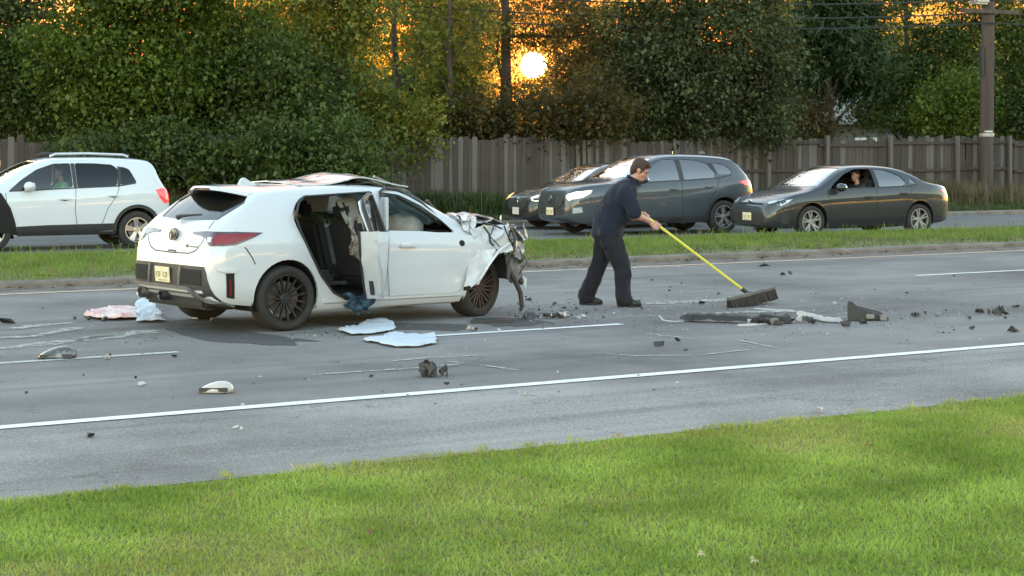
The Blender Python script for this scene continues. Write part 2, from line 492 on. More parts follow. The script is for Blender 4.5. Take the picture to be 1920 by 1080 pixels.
def dash(px0, px1, k, m, label):
    t = T_EDGE + LANE * k
    s0 = st(on_t(px0, t))[0]; s1 = st(on_t(px1, t))[0]
    setting(strip('lane_dash', s0, s1, t - 0.055, t + 0.055, 0.006, m, 0.4, wob=0.005, seed=int(s0 * 10)), label)
M_WORN_P = dusty('road_paint_worn_dust', (0.55, 0.55, 0.52), 1.0)
dash(-60, 335, 1, M_WORN_P, 'worn white lane dash left of the wrecked car')
dash(800, 1165, 1, M_WHITE_P, 'white lane dash running right from under the wrecked car')
dash(1718, 2100, 2, M_WHITE_P, 'white lane dash in the far lane at the right edge')
# kerb of the median, gutter dirt, far kerb
def kerb(name, s0, s1, t0, t1, h, m, label, fr=rd):
    b = MB(); n = int((s1 - s0) / 1.5); rng = random.Random(5)
    prof = [(t0, -0.02), (t0 + 0.02, h * 0.75), (t0 + 0.06, h), (t1, h + 0.004), (t1, -0.02)]
    vs = []
    for i in range(n + 1):
        s = s0 + (s1 - s0) * i / n
        j = rng.uniform(-0.015, 0.015)
        for t, z in prof: vs.append(fr(s, t + j, z + j * 0.5))
    w = len(prof)
    b.add(vs, [(i * w + k, (i + 1) * w + k, (i + 1) * w + k + 1, i * w + k + 1) for i in range(n) for k in range(w - 1)])
    return setting(b.build(name, m), label)
kerb('kerb', -60, 160, T_KERB, T_KERB + 0.32, 0.08, M_CONC, 'weathered low concrete kerb of the grass median')
kerb('kerb', -90, 160, T2_FARK, T2_FARK + 0.25, 0.10, M_CONC, 'concrete kerb on the far side of the opposing road', rd2)
kerb('kerb', -90, 160, T2_MED - 0.22, T2_MED, 0.06, M_CONC, 'sunken kerb behind the median grass', rd2)
setting(strip('gutter', -60, 160, T_KERB - 0.62, T_KERB + 0.01, 0.003, M_DIRT, 0.5, wob=0.09, seed=3), 'dirt and grit collected along the median kerb')
def t_far(s):
    # where the back edge of the median lies, in the near road's frame
    a, b = st(rd2(0, T2_MED - 0.2)), st(rd2(30, T2_MED - 0.2))
    return a[1] + (b[1] - a[1]) * (s - a[0]) / (b[0] - a[0])
mb = MB(); vs = []
for i in range(61):
    s = -40 + 1.6 * i
    for k in range(9):
        f = k / 8; t0, t1 = T_KERB + 0.30, t_far(s)
        vs.append(rd(s, t0 + (t1 - t0) * f, 0.078 + 0.09 * math.sin(math.pi * f)))
mb.add(vs, [(i * 9 + k, (i + 1) * 9 + k, (i + 1) * 9 + k + 1, i * 9 + k + 1) for i in range(60) for k in range(8)])
setting(mb.build('median', M_TURF), 'raised grass median between the carriageways')
setting(strip('verge', -90, 160, T2_FARK + 0.24, 40, 0.09, M_SOIL, 4, fr=rd2), 'rough grass verge below the wooden fence')

# chalk and scrape marks on the asphalt
M_CHALK = dusty('scrape_dust', (0.46, 0.45, 0.41), 0.75)
def mark(pts, w, name='scrape_mark', m=M_CHALK, label=None, seed=1):
    rng = random.Random(seed)
    P = [gp(*p) for p in pts]
    vs, fs = [], []
    dense = []
    for a, b in zip(P, P[1:]):
        k = max(2, int((b - a).length / 0.12))
        for i in range(k): dense.append(a.lerp(b, i / k))
    dense.append(P[-1])
    for i, p in enumerate(dense):
        d = (dense[min(i + 1, len(dense) - 1)] - dense[max(i - 1, 0)]).normalized()
        sd = Vector((-d.y, d.x, 0)); ww = w * rng.uniform(0.5, 1.15) * (0.35 if i in (0, len(dense) - 1) else 1)
        j = rng.uniform(-0.008, 0.008)
        for sg in (-1, 1):
            q = p + sd * (sg * ww / 2 + j); vs.append((q.x, q.y, 0.007))
    fs = [(2 * i, 2 * i + 2, 2 * i + 3, 2 * i + 1) for i in range(len(dense) - 1)]
    me = bpy.data.meshes.new(name); me.from_pydata(vs, [], fs); me.update()
    return setting(link(name, me, None, m), label)
mark([(585, 704), (700, 696), (800, 690), (868, 683)], 0.07, label='pale scrape across the lane below the blue sheet', seed=1)
mark([(715, 680), (800, 672), (915, 667)], 0.06, label='short pale scrape above the black debris clump', seed=2)
mark([(830, 678), (900, 685), (975, 696)], 0.05, label='pale scrape slanting down right past the debris clump', seed=3)
mark([(1110, 662), (1190, 668), (1310, 667), (1420, 655)], 0.05, label='thin curved scrape in the lane right of centre', seed=4)
mark([(1380, 638), (1440, 650), (1465, 655)], 0.05, label='short forked scrape below the long black trim', seed=5)
mark([(1210, 626), (1260, 632), (1300, 636)], 0.07, label='faint pale scrape below the end of the dash', seed=6)
mark([(-20, 634), (60, 632), (110, 622), (150, 615)], 0.22, label='pale skid smear at the left edge', seed=7)
mark([(0, 655), (90, 645), (160, 636), (215, 628)], 0.3, label='broad pale smear curving towards the rear wheel', seed=8)

# dark fluid stains around the wreck
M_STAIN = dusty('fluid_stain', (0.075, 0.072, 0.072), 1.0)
def stain(pts, label, seed):
    rng = random.Random(seed); P = [gp(*p) for p in pts]; c = sum(P, Vector()) / len(P); vs = []
    for a, b in zip(P, P[1:] + P[:1]):
        for i in range(6):
            q = a.lerp(b, i / 6) - c; vs.append(c + q * (1 + rng.uniform(-.13, .13)))
    me = bpy.data.meshes.new('stain'); me.from_pydata([(v.x, v.y, 0.0045) for v in vs], [], [tuple(range(len(vs)))]); me.update()
    setting(link('stain', me, None, M_STAIN), label)
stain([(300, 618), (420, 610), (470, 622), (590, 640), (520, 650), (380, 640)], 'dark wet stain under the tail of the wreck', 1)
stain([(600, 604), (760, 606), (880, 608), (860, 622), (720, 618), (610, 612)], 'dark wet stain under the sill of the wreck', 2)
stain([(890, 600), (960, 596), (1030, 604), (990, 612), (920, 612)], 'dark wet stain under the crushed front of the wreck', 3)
for k_, (pts_, w_, l_) in enumerate((([(150, 640), (230, 628), (300, 620)], .35, 'broad pale skid smear left of the rear wheel'), ([(20, 618), (80, 610), (140, 606)], .25, 'pale smear behind the pink towel'), ([(1180, 572), (1300, 566), (1420, 560)], .3, 'dusty swept band under the broom'), ([(1280, 590), (1400, 586), (1500, 584)], .25, 'dusty streak behind the torn trim'), ([(600, 520), (900, 512), (1300, 500)], .2, 'dusty streak in the far lane'))):
    mark(pts_, w_, label=l_, seed=20 + k_)
# ------------------------------------------------------------------ grass
def grass(name, pos, h, w, lean, m, seed, label, cat='grass', simple=False):
    """one bent blade (two faces) per position; all arrays of length n"""
    rng = np.random.default_rng(seed); n = len(pos)
    a = rng.uniform(0, 2 * np.pi, n); hh = h[0] + (h[1] - h[0]) * rng.random(n) ** 1.3
    ww = rng.uniform(w[0], w[1], n); ln = rng.uniform(lean[0], lean[1], n) * hh
    la = a + rng.normal(np.pi / 2, 0.5, n)
    sx, sy = np.cos(a) * ww / 2, np.sin(a) * ww / 2
    dx, dy = np.cos(la) * ln, np.sin(la) * ln
    V = np.zeros((n, 5, 3))
    V[:, 0] = pos + np.stack([-sx, -sy, -0.004 + 0 * sx], 1)
    V[:, 1] = pos + np.stack([sx, sy, -0.004 + 0 * sx], 1)
    mid = pos + np.stack([dx * .35, dy * .35, hh * .62], 1)
    V[:, 2] = mid + np.stack([sx * .75, sy * .75, 0 * sx], 1)
    V[:, 3] = mid - np.stack([sx * .75, sy * .75, 0 * sx], 1)
    V[:, 4] = pos + np.stack([dx, dy, hh * (1 - .25 * np.clip(ln / hh, 0, 1.5))], 1)
    if simple:
        V = V[:, [0, 1, 4]]
        o = np_mesh(name, V.reshape(-1, 3), np.arange(n * 3).reshape(n, 3), m)
        return tag(o, label, cat, kind='stuff')
    b = np.arange(n)[:, None] * 5
    F = np.concatenate([b + np.array([0, 1, 2]), b + np.array([0, 2, 3]), b + np.array([3, 2, 4])], 0)
    o = np_mesh(name, V.reshape(-1, 3), F, m)
    return tag(o, label, cat, kind='stuff')
def scatter(n, s0, s1, t0, t1, seed, z=0.0):
    rng = np.random.default_rng(seed)
    s, t = rng.uniform(s0, s1, n), rng.uniform(t0, t1, n)
    return np.stack([UX * s - UY * t, UY * s + UX * t, np.full(n, z)], 1), s, t
def fbm(x, y, seed):
    rng = np.random.default_rng(seed); v = 0
    for k in range(5):
        f = 0.5 * 1.9 ** k; a, b, c = rng.uniform(0, 6.28, 3)
        th = rng.uniform(0, 3.14)
        v = v + (0.62 ** k) * np.sin(f * (x * np.cos(th) + y * np.sin(th)) * 2 + a + 1.3 * np.sin(f * (y * np.cos(th) - x * np.sin(th)) * 1.7 + b))
    return v

M_LAWN = leaf_mat('lawn_blade', (0.18, 0.27, 0.03), (0.42, 0.54, 0.10), 0.45, (0.24, 0.21, 0.085), 0.05)
M_LAWN2 = leaf_mat('lawn_blade_yellow', (0.29, 0.32, 0.045), (0.50, 0.50, 0.14), 0.5, (0.30, 0.25, 0.11), 0.10)
M_MED = leaf_mat('median_blade', (0.10, 0.17, 0.022), (0.24, 0.31, 0.06), 0.4, (0.24, 0.19, 0.09), 0.12)
M_DRY = leaf_mat('dry_blade', (0.10, 0.085, 0.04), (0.22, 0.18, 0.095), 0.3)
M_WEED = leaf_mat('weed_blade', (0.03, 0.05, 0.014), (0.08, 0.11, 0.03), 0.3, (0.16, 0.12, 0.06), 0.08)

pos, s_, t_ = scatter(1700000, -11, 23, 3.0, T_LAWN + 0.06, 11)
keep = (pos[:, 1] > 7.0) & (pos[:, 1] < 17.5) & (np.abs(pos[:, 0]) < 0.275 * pos[:, 1] + 2.4)
ragged = t_ < T_LAWN - 0.02 + 0.05 * fbm(s_ * 2.5, s_ * 0.3, 4)
pos = pos[keep & ragged]
pt = fbm(pos[:, 0] * 1.3, pos[:, 1] * 1.3, 9)
sel = (pt + np.random.default_rng(2).normal(0, 0.55, len(pos))) > 0.55
thin = np.random.default_rng(5).random(len(pos)) < 0.86
grass('lawn_grass', pos[~sel & thin], (0.014, 0.046), (0.007, 0.014), (0.4, 1.6), M_LAWN, 21, 'short green blades of the mown foreground lawn', simple=True)
grass('lawn_grass', pos[sel & thin], (0.012, 0.038), (0.006, 0.012), (0.4, 1.6), M_LAWN2, 22, 'yellowing blades in patches of the foreground lawn', simple=True)
tuft = []
rng_ = np.random.default_rng(8)
for _ in range(34):
    s0, t0 = rng_.uniform(-3, 12), T_LAWN - rng_.uniform(-0.03, 0.10)
    k = 26; q = rng_.normal(0, 0.035, (k, 2))
    p = rd(s0, t0); tuft.append(np.stack([p.x + q[:, 0], p.y + q[:, 1], np.full(k, 0.004)], 1))
grass('edge_grass', np.concatenate(tuft), (0.02, 0.055), (0.004, 0.008), (0.3, 1.2), M_LAWN2, 23, 'longer tufts hanging over the edge of the shoulder')

pos, s_, t_ = scatter(215000, 2, 38, T_KERB + 0.2, 34.0, 12)
kk = t_ < t_far(s_) + 0.15
pos, s_, t_ = pos[kk], s_[kk], t_[kk]
f = (t_ - T_KERB - 0.3) / (t_far(s_) - T_KERB - 0.3)
pos[:, 2] = 0.074 + 0.09 * np.sin(np.pi * np.clip(f, 0, 1))
pt = fbm(s_ * 0.9, t_ * 1.6, 31)
edge = (t_ < T_KERB + 0.55 + 0.2 * fbm(s_ * 1.5, s_, 6))
dry = edge | ((pt + np.random.default_rng(3).normal(0, 0.5, len(pos))) > 1.15)
thin = (np.random.default_rng(6).random(len(pos)) < np.where(edge, 0.45, 1.0))
grass('median_grass', pos[~dry], (0.05, 0.14), (0.006, 0.013), (0.2, 1.0), M_MED, 24, 'green uneven grass growing on the median')
grass('median_grass', pos[dry & thin], (0.03, 0.10), (0.006, 0.011), (0.3, 1.2), M_DRY, 25, 'dry straw coloured grass along the median kerb')
pos, s_, t_ = scatter(12000, 2, 38, T_KERB + 1.2, 34.0, 13, 0.13)
pos = pos[(t_ < t_far(s_) + 0.1) & ((fbm(s_ * 2.0, t_ * 2.0, 77) > 0.9) | (t_ > t_far(s_) - 0.5))]
grass('median_weeds', pos, (0.12, 0.27), (0.007, 0.014), (0.2, 0.8), M_MED, 26, 'taller weeds standing out of the median grass')
_r = np.random.default_rng(14); s_, t_ = _r.uniform(-18, 34, 60000), _r.uniform(T2_FARK + 0.3, T2_FENCE + 0.4, 60000)
pos = np.stack([_p0[0] + math.cos(BETA) * s_ - math.sin(BETA) * t_, _p0[1] + math.sin(BETA) * s_ + math.cos(BETA) * t_, np.full(60000, 0.09)], 1)
tall = np.clip((t_ - T2_FARK) / 4.5, 0, 1) ** 1.5
hi = np.random.default_rng(3).random(len(pos)) < 0.28 * tall * (fbm(s_ * 0.8, t_, 12) > -0.2)
grass('verge_grass', pos[~hi], (0.05, 0.16), (0.012, 0.022), (0.2, 1.0), M_WEED, 27, 'rough grass on the verge before the fence')
grass('verge_weeds', pos[hi], (0.15, 0.6), (0.012, 0.03), (0.2, 1.0), M_WEED, 28, 'tall weeds along the foot of the fence')
tuft = []
for px, n_, sp in ((1735, 1500, 0.5), (1760, 900, 0.5), (1800, 700, 0.6), (1890, 500, 0.5), (640, 500, 0.8)):
    p = on_t2(px, T2_FENCE - 0.7); q = rng_.normal(0, sp, (n_, 2)); tuft.append(np.stack([p.x + q[:, 0], p.y + q[:, 1] * 0.6, np.full(n_, 0.09)], 1))
grass('dry_weeds', np.concatenate(tuft), (0.3, 0.95), (0.010, 0.02), (0.15, 0.6), M_DRY, 29, 'dry brown weeds by the fence next to the utility pole')
tuft = []
for px, t, n_, sp in ((345, 8.4, 1400, 0.9), (390, 8.8, 1000, 0.9), (850, 9.4, 1500, 0.7), (905, 9.6, 900, 0.7), (800, 9.7, 700, 0.6), (60, 9.4, 900, 1.2), (1430, 10.0, 500, 0.5)):
    p = on_t2(px, t); q = rng_.normal(0, sp, (n_, 2)); tuft.append(np.stack([p.x + q[:, 0], p.y + q[:, 1] * 0.7, np.full(n_, 0.09)], 1))
grass('tall_weeds', np.concatenate(tuft), (0.2, 0.85), (0.010, 0.035), (0.2, 1.0), M_WEED, 30, 'tall green weeds growing before the fence behind the wreck')

# ------------------------------------------------------------------ fences, boards one by one
M_WOOD = [mat('fence_wood_' + n_, c, 0.95, noise=(9, c2, 0.35, 0.7), stretch=(1, 1, 0.12), bump=(40, 0.5)) for n_, c, c2 in (
    ('grey', (0.090, 0.074, 0.066), (0.050, 0.040, 0.036)), ('brown', (0.074, 0.055, 0.048), (0.046, 0.034, 0.030)), ('pale', (0.135, 0.117, 0.105), (0.10, 0.088, 0.080)), ('dark', (0.066, 0.052, 0.047), (0.042, 0.033, 0.030)), ('bleached', (0.135, 0.125, 0.120), (0.085, 0.076, 0.072)))]
def board_mesh(w, h, th, style):
    b = MB()
    poly = {'flat': [(-w/2, 0), (w/2, 0), (w/2, h), (-w/2, h)],
            'dog': [(-w/2, 0), (w/2, 0), (w/2, h - .03), (w/2 - .025, h), (-w/2 + .025, h), (-w/2, h - .03)],
            'point': [(-w/2, 0), (w/2, 0), (w/2, h - .06), (0, h), (-w/2, h - .06)]}[style]
    b.prism(poly, -th/2, th/2, 'y')
    return b.mesh('board')
def fence(name, px0, px1, t, pitch, h, style, rails_front, post_px, label, seed):
    rng = random.Random(seed)
    a, b = on_t2(px0, t), on_t2(px1, t)
    root = empty(name, (a.x, a.y, 0.05), BETA)
    L = (b - a).length
    tag(root, label, 'fence')
    var = []
    for i in range(9):
        me = board_mesh(pitch * rng.uniform(1.13, 1.22), h * rng.uniform(0.955, 1.02), 0.009, style)
        me.materials.append(M_WOOD[[0, 1, 0, 2, 1, 3, 4, 0, 3][i]]); var.append(me)
    n = int(L / pitch)
    for i in range(n):
        o = link('board', rng.choice(var), root)
        x = i * pitch
        wave = 0.05 * math.sin(x * 0.8 + seed) + 0.03 * math.sin(x * 2.3)
        o.location = (x, 0.013 * (i % 2) + rng.uniform(-0.0015, 0.0015) - 0.006, wave + rng.uniform(-0.02, 0.02))
        o.rotation_euler = (0.0, rng.gauss(0, 0.010), 0)
    sd = -1 if rails_front else 1
    for zz in (0.35, h * 0.52, h - 0.17):
        for i in range(int(L / 2.4) + 1):
            x0, x1 = i * 2.4, min(L, (i + 1) * 2.4)
            if x1 - x0 < 0.2: continue
            m_ = MB(); m_.box(((x0 + x1) / 2, sd * 0.045, zz + 0.05 * math.sin((x0 + 1.2) * 0.8 + seed)), (x1 - x0 - 0.004, 0.045, 0.085)); m_.build('rail', M_WOOD[1], root)
    for px in post_px:
        x = (on_t2(px, t) - a).length if px >= px0 else 0
        m_ = MB(); m_.box((x, sd * 0.125, (h + 0.06) / 2), (0.11, 0.11, h + 0.06)); m_.build('post', M_WOOD[2 if rails_front else 1], root, bevel=0.008)
    return root
fence('board_fence', -70, 1405, T2_FENCE, 0.132, 1.98, 'dog', False, [40, 200, 400, 600, 800, 1000, 1190, 1380], 'weathered grey wooden board fence behind the wreck and the grey SUV', 3)
fence('rail_fence', 1402, 2010, T2_FENCE + 0.05, 0.135, 2.02, 'flat', True, [1436, 1546, 1665, 1790, 1888, 1975], 'grey wooden fence with posts and rails showing, behind the dark sedan', 8)
# three pale loose boards seen above the hood of the grey SUV
for px, which in ((1087, 'leftmost'), (1097, 'second from the left'), (1108, 'third from the left'), (1122, 'rightmost')):
    p = on_t2(px, T2_FENCE - 0.12)
    me = board_mesh(0.10, 1.9, 0.02, 'flat'); me.materials.append(M_WOOD[2])
    o = link('loose_board', me); o.location = (p.x, p.y, 0.08); o.rotation_euler = (R(-2), R(random.Random(px).uniform(-2, 2)), BETA)
    tag(o, 'pale loose board leaning on the fence above the grey SUV hood, ' + which, 'board', 'loose boards leaning on the fence')

# ------------------------------------------------------------------ trees
M_BARK = mat('bark', (0.040, 0.031, 0.026), 1.0, noise=(7, (0.08, 0.064, 0.052), 0.35, 0.7), stretch=(1, 1, 0.2), bump=(18, 1.0))
LEAF = {
    'maple': leaf_mat('leaf_maple', (0.038, 0.068, 0.010), (0.150, 0.210, 0.030), 0.42, (0.20, 0.23, 0.04), 0.06),
    'dark': leaf_mat('leaf_dark', (0.026, 0.045, 0.010), (0.100, 0.140, 0.031), 0.35, (0.13, 0.15, 0.04), 0.05),
    'yellow': leaf_mat('leaf_yellow', (0.065, 0.085, 0.013), (0.20, 0.22, 0.035), 0.45, (0.27, 0.21, 0.035), 0.14),
    'grey': leaf_mat('leaf_grey', (0.025, 0.036, 0.013), (0.098, 0.116, 0.045), 0.32, (0.15, 0.13, 0.055), 0.05),
    'olive': leaf_mat('leaf_olive', (0.060, 0.058, 0.018), (0.145, 0.115, 0.034), 0.65, (0.19, 0.12, 0.03), 0.10),
    'conifer': leaf_mat('leaf_conifer', (0.022, 0.042, 0.016), (0.060, 0.095, 0.036), 0.2),
    'russet': leaf_mat('leaf_russet', (0.05, 0.042, 0.016), (0.13, 0.095, 0.036), 0.4),
}
def leaf_cloud(lobes, size, density, seed, shape='leaf', holes=()):
    """lobes: (centre, (rx, ry, rz), weight). clumps of leaves fill each lobe, denser to the outside"""
    rng = np.random.default_rng(seed)
    C, N = [], []
    for c, r, w in lobes:
        c = np.array(c); r = np.array(r)
        area = (r[0] * r[1] + r[1] * r[2] + r[0] * r[2]) * 4.2
        ncl = max(4, int(area * density * w * 0.50))
        d = rng.normal(size=(ncl, 3)); d /= np.linalg.norm(d, axis=1)[:, None]
        rad = rng.uniform(0.45, 1.06, ncl) ** 0.7
        cl = c + d * rad[:, None] * r * (1 + 0.16 * rng.normal(size=(ncl, 1)))
        k = 64
        q = rng.normal(size=(ncl, k, 3)) * np.array([0.31, 0.31, 0.19]) * (0.6 + 0.8 * rng.random((ncl, 1, 1)))
        C.append((cl[:, None, :] + q).reshape(-1, 3))
        N.append(np.repeat(d, k, 0))
    C, N = np.concatenate(C), np.concatenate(N)
    for hc, hr in holes:
        dd = np.linalg.norm(C - np.array(hc), axis=1)
        kk = dd > hr * (0.75 + 0.45 * rng.random(len(C))); C, N = C[kk], N[kk]
    kk = C[:, 2] > 0.15; C, N = C[kk], N[kk]
    n = len(C)
    ax = rng.normal(size=(n, 3)) + N * 0.9 + np.array([0, 0, -0.55]); ax /= np.linalg.norm(ax, axis=1)[:, None]
    nn = rng.normal(size=(n, 3)) * 0.8 + N * 0.6 + np.array([0, 0, 0.7]); sd = np.cross(ax, nn); sd /= np.linalg.norm(sd, axis=1)[:, None] + 1e-9
    up = np.cross(sd, ax)
    L = size * np.clip(rng.lognormal(-0.05, 0.33, n), 0.45, 2.0)[:, None]; W = L * (0.36 if shape == 'leaf' else 0.13)
    V = np.zeros((n, 4, 3))
    V[:, 0] = C; V[:, 2] = C + ax * L - up * L * 0.10
    V[:, 1] = C + ax * L * 0.45 + sd * W + up * W * 0.35; V[:, 3] = C + ax * L * 0.45 - sd * W + up * W * 0.35
    return V.reshape(-1, 3), np.arange(n * 4).reshape(n, 4)
def make_tree(name, px, t, lobes, m, seed, label, cat='tree', size=0.102, density=15.0, trunk=0.16, top=9.0, group=None, lean=0.0, shape='leaf', holes=(), bare=(), limbs=None):
    """lobes in photograph rows/columns at the tree's own distance: (px, py, rx, ry[, weight[, nearer by m]])"""
    rng = random.Random(seed)
    base = on_t2(px, t - 29.9, 0.02); d = base.y
    root = empty(name, base)
    tag(root, label, cat, group)
    LB = []
    for lb in lobes:
        w = lb[4] if len(lb) > 4 else 1.0; off = lb[5] if len(lb) > 5 else rng.uniform(-0.9, 0.9)
        dd = d + off
        c = at(lb[0], lb[1], dd) - base
        rx, rz = lb[2] / FPX * dd, lb[3] / FPX * dd
        LB.append((tuple(c), (rx, max(0.5, min(rx, rz) * 0.95), rz), w))
    V, F_ = leaf_cloud(LB, size, density, seed, shape, [(tuple(Vector(h[0]) - base), h[1]) for h in holes])
    np_mesh('crown', V, F_, m, root)
    if trunk:
        b = MB()
        pts, rad = [], []
        n = 9
        for i in range(n):
            f = i / (n - 1)
            pts.append((lean * f * top + rng.uniform(-.06, .06) * (i > 0), rng.uniform(-.06, .06) * (i > 0), f * top - 0.05)); rad.append(trunk * (1.25 if i == 0 else 1 - 0.8 * f))
        b.tube(pts, rad, 9)
        for li, (c, r, w) in enumerate(LB):
            if limbs is not None and li not in limbs: continue
            c = Vector(c); f = max(0.12, min(0.9, (c.z - 0.9 - 0.35 * abs(c.x)) / top))
            a = Vector((lean * f * top, 0, f * top)); mid = a.lerp(c, 0.5) + Vector((rng.uniform(-.2, .2), rng.uniform(-.2, .2), rng.uniform(0.1, .4)))
            r0 = trunk * (1 - 0.8 * f) * 0.5
            b.tube([a, mid, c], [r0, r0 * 0.6, 0.02], 6)
            for _ in range(4):
                e = c + Vector((rng.uniform(-1, 1) * r[0], rng.uniform(-1, 1) * r[1], rng.uniform(-.7, 1) * r[2])) * 0.9
                b.tube([mid.lerp(c, 0.6), mid.lerp(e, 0.6), e], [r0 * 0.4, 0.02, 0.008], 4, cap=False)
        for q in bare:
            P = [at(x, y, d) - base for x, y in q[0]]
            b.tube(P, [q[1] * (1 - 0.6 * i / (len(P) - 1)) for i in range(len(P))], 6)
        b.build('trunk', M_BARK, root, sm=60)
    return root
sun_at = lambda d: Vector((0, 0, CAMH)) + sun_dir * (d / sun_dir.y)
HOLES = [(sun_at(d), 0.46) for d in np.arange(44, 84, 0.8)]
make_tree('maple_tree', 235, 43.2, [(150, 70, 95, 65), (255, 40, 110, 75), (370, 55, 85, 70), (300, 140, 100, 55), (190, 165, 85, 55), (120, 125, 60, 50), (395, 130, 70, 55), (470, 75, 55, 60), (250, -60, 160, 80, .8), (430, -60, 90, 70, .8)], LEAF['maple'], 1, 'bright green broadleaf tree at the left behind the white SUV', trunk=0.2, top=7.5)
make_tree('shrub_tree', 480, 41.7, [(330, 225, 110, 55), (455, 180, 110, 70), (560, 235, 100, 70), (520, 115, 70, 55, .8), (585, 165, 70, 65), (215, 215, 80, 50), (440, 275, 120, 50), (560, 305, 95, 45), (330, 285, 90, 40), (400, 120, 60, 50), (250, 265, 70, 40)], LEAF['dark'], 2, 'dark green shrubby tree spilling over the fence above the wreck tail', 'tree', trunk=0.13, top=5.0)
make_tree('fence_shrub', 420, 39.4, [(180, 285, 60, 30), (265, 300, 70, 38), (370, 305, 75, 42), (470, 318, 75, 42), (560, 328, 75, 38), (645, 318, 60, 42), (700, 300, 35, 30, .6), (310, 265, 70, 40), (520, 280, 80, 45), (620, 270, 60, 45)], LEAF['dark'], 14, 'dark leafy shrubs covering the fence behind the wreck roof', 'shrub', trunk=0.06, top=2.0)
make_tree('shade_tree', 20, 46, [(25, 150, 70, 80), (-30, 60, 90, 80), (70, 225, 70, 45), (-10, 240, 60, 50), (60, 0, 60, 50, .5), (-90, 150, 80, 90)], LEAF['dark'], 3, 'shadowy tree at the left edge of the picture', trunk=0.3, top=7, bare=(([(0, 18), (60, 26), (110, 30)], .22), ([(30, 60), (90, 50), (140, 80)], .12)))
make_tree('yellowing_tree', 640, 42.6, [(625, 55, 60, 75), (690, 15, 45, 35, .7), (560, 20, 55, 50, .7), (690, 235, 70, 80), (765, 240, 50, 60), (720, 295, 60, 40), (650, 320, 60, 40, 1, -1.4), (770, 300, 35, 40, .8), (610, -80, 110, 80, .6), (655, 175, 45, 40, .5)], LEAF['yellow'], 4, 'yellow green tree left of the low sun', trunk=0.15, top=9)
make_tree('slender_tree', 845, 43.0, [(800, 30, 30, 55, .45), (848, 65, 28, 75, .5), (835, 185, 45, 65), (868, 150, 30, 50, .7), (870, 225, 50, 45), (800, -80, 80, 70, .5), (780, 95, 28, 50, .35), (905, 40, 25, 60, .3)], LEAF['yellow'], 5, 'slender leafy tree just left of the low sun', trunk=0.12, top=9, bare=(([(742, 260), (748, 180), (738, 60), (745, -60)], .12),))
make_tree('tall_trunk_tree', 946, 44.5, [(925, -30, 70, 45, .5), (1010, -40, 70, 50, .5), (1060, 25, 50, 45, .7), (985, 45, 45, 40, .65), (1100, 75, 40, 50, .8), (1030, 85, 40, 30, .5), (930, 95, 30, 50, .5), (1045, 155, 50, 25, .6), (960, 170, 45, 25, .7), (1075, 110, 40, 35, .45), (900, 30, 35, 50, .4), (890, 110, 25, 30, .4)], LEAF['olive'], 6, 'tall dark trunk with thin foliage beside the low sun', trunk=0.24, top=9, size=0.085, density=15, limbs=(0, 6, 8), holes=HOLES, bare=(([(946, 70), (1000, 66), (1060, 70), (1110, 64)], .045),))
make_tree('far_gap_tree', 1040, 54, [(900, 40, 50, 50, .55), (960, 10, 55, 45, .55), (1030, 0, 55, 45, .55), (1095, 30, 50, 50, .55), (1060, 85, 50, 40, .5), (960, 90, 40, 40, .5), (1010, 165, 80, 30, .9), (1000, 60, 60, 40, .4), (1120, 110, 40, 45, .55), (890, 120, 40, 45, .55)], LEAF['olive'], 15, 'thin crowned tree in front of the sunset glow behind the tall trunk', trunk=0.12, top=7.5, size=0.085, density=9, limbs=(0, 3), holes=HOLES)
make_tree('thicket', 985, 42.0, [(900, 245, 75, 38), (985, 232, 70, 40), (1070, 222, 65, 48), (1130, 205, 45, 50), (955, 268, 45, 22, .7), (1040, 262, 55, 25, .7), (905, 200, 40, 30, .7), (1110, 165, 35, 35, .6), (1000, 195, 45, 20, .6)], LEAF['olive'], 7, 'olive thicket behind the fence below the low sun', 'shrub', trunk=0.07, top=3.0, holes=HOLES, bare=(([(1036, 370), (1037, 300), (1034, 250)], .045), ([(1037, 320), (1052, 296), (1062, 285)], .03)))
make_tree('spreading_tree', 1300, 41.4, [(1175, 130, 45, 55, .8), (1235, 65, 70, 60), (1335, 70, 100, 70), (1425, 105, 60, 65), (1300, 150, 95, 65), (1205, 200, 75, 45), (1400, 190, 75, 55), (1290, 222, 90, 35), (1380, 245, 60, 28), (1440, 235, 40, 30, .8), (1150, 45, 35, 40, .5), (1240, 150, 60, 50), (1300, -40, 150, 60, .7), (1420, 10, 60, 45, .8)], LEAF['grey'], 8, 'broad grey green tree overhanging the fence right of the low sun', trunk=0.2, top=9)
make_tree('conifer', 1556, 45, [(1560, 30, 60, 30), (1530, 75, 55, 26), (1600, 70, 60, 26), (1555, 110, 70, 26), (1620, 115, 45, 22), (1510, 130, 35, 25), (1575, 150, 60, 24), (1545, -30, 60, 40, .7), (1600, 20, 50, 30), (1630, 165, 40, 20, .7), (1510, 30, 30, 40, .8)], LEAF['conifer'], 9, 'dark feathery conifer between the fence and the house', size=0.22, density=13, trunk=0.16, top=11, shape='needle')
make_tree('russet_shrub', 1500, 45, [(1515, 205, 35, 35, .8), (1530, 230, 30, 18, .7)], LEAF['russet'], 10, 'brownish leaved shrub under the conifer', 'shrub', trunk=0.05, top=3)
make_tree('gap_tree', 1702, 46, [(1690, 135, 55, 45, .9), (1760, 100, 55, 60, .9), (1805, 40, 35, 60, .8), (1650, 175, 45, 35, .8), (1720, 60, 30, 30, .3), (1680, 10, 30, 30, .25), (1640, 40, 25, 40, .4), (1740, -30, 80, 40, .5), (1700, 185, 60, 30, .7), (1640, 212, 45, 26, .75), (1690, 225, 50, 20, .6)], LEAF['dark'], 11, 'open crowned tree with sky showing through left of the utility pole', trunk=0.14, top=9)
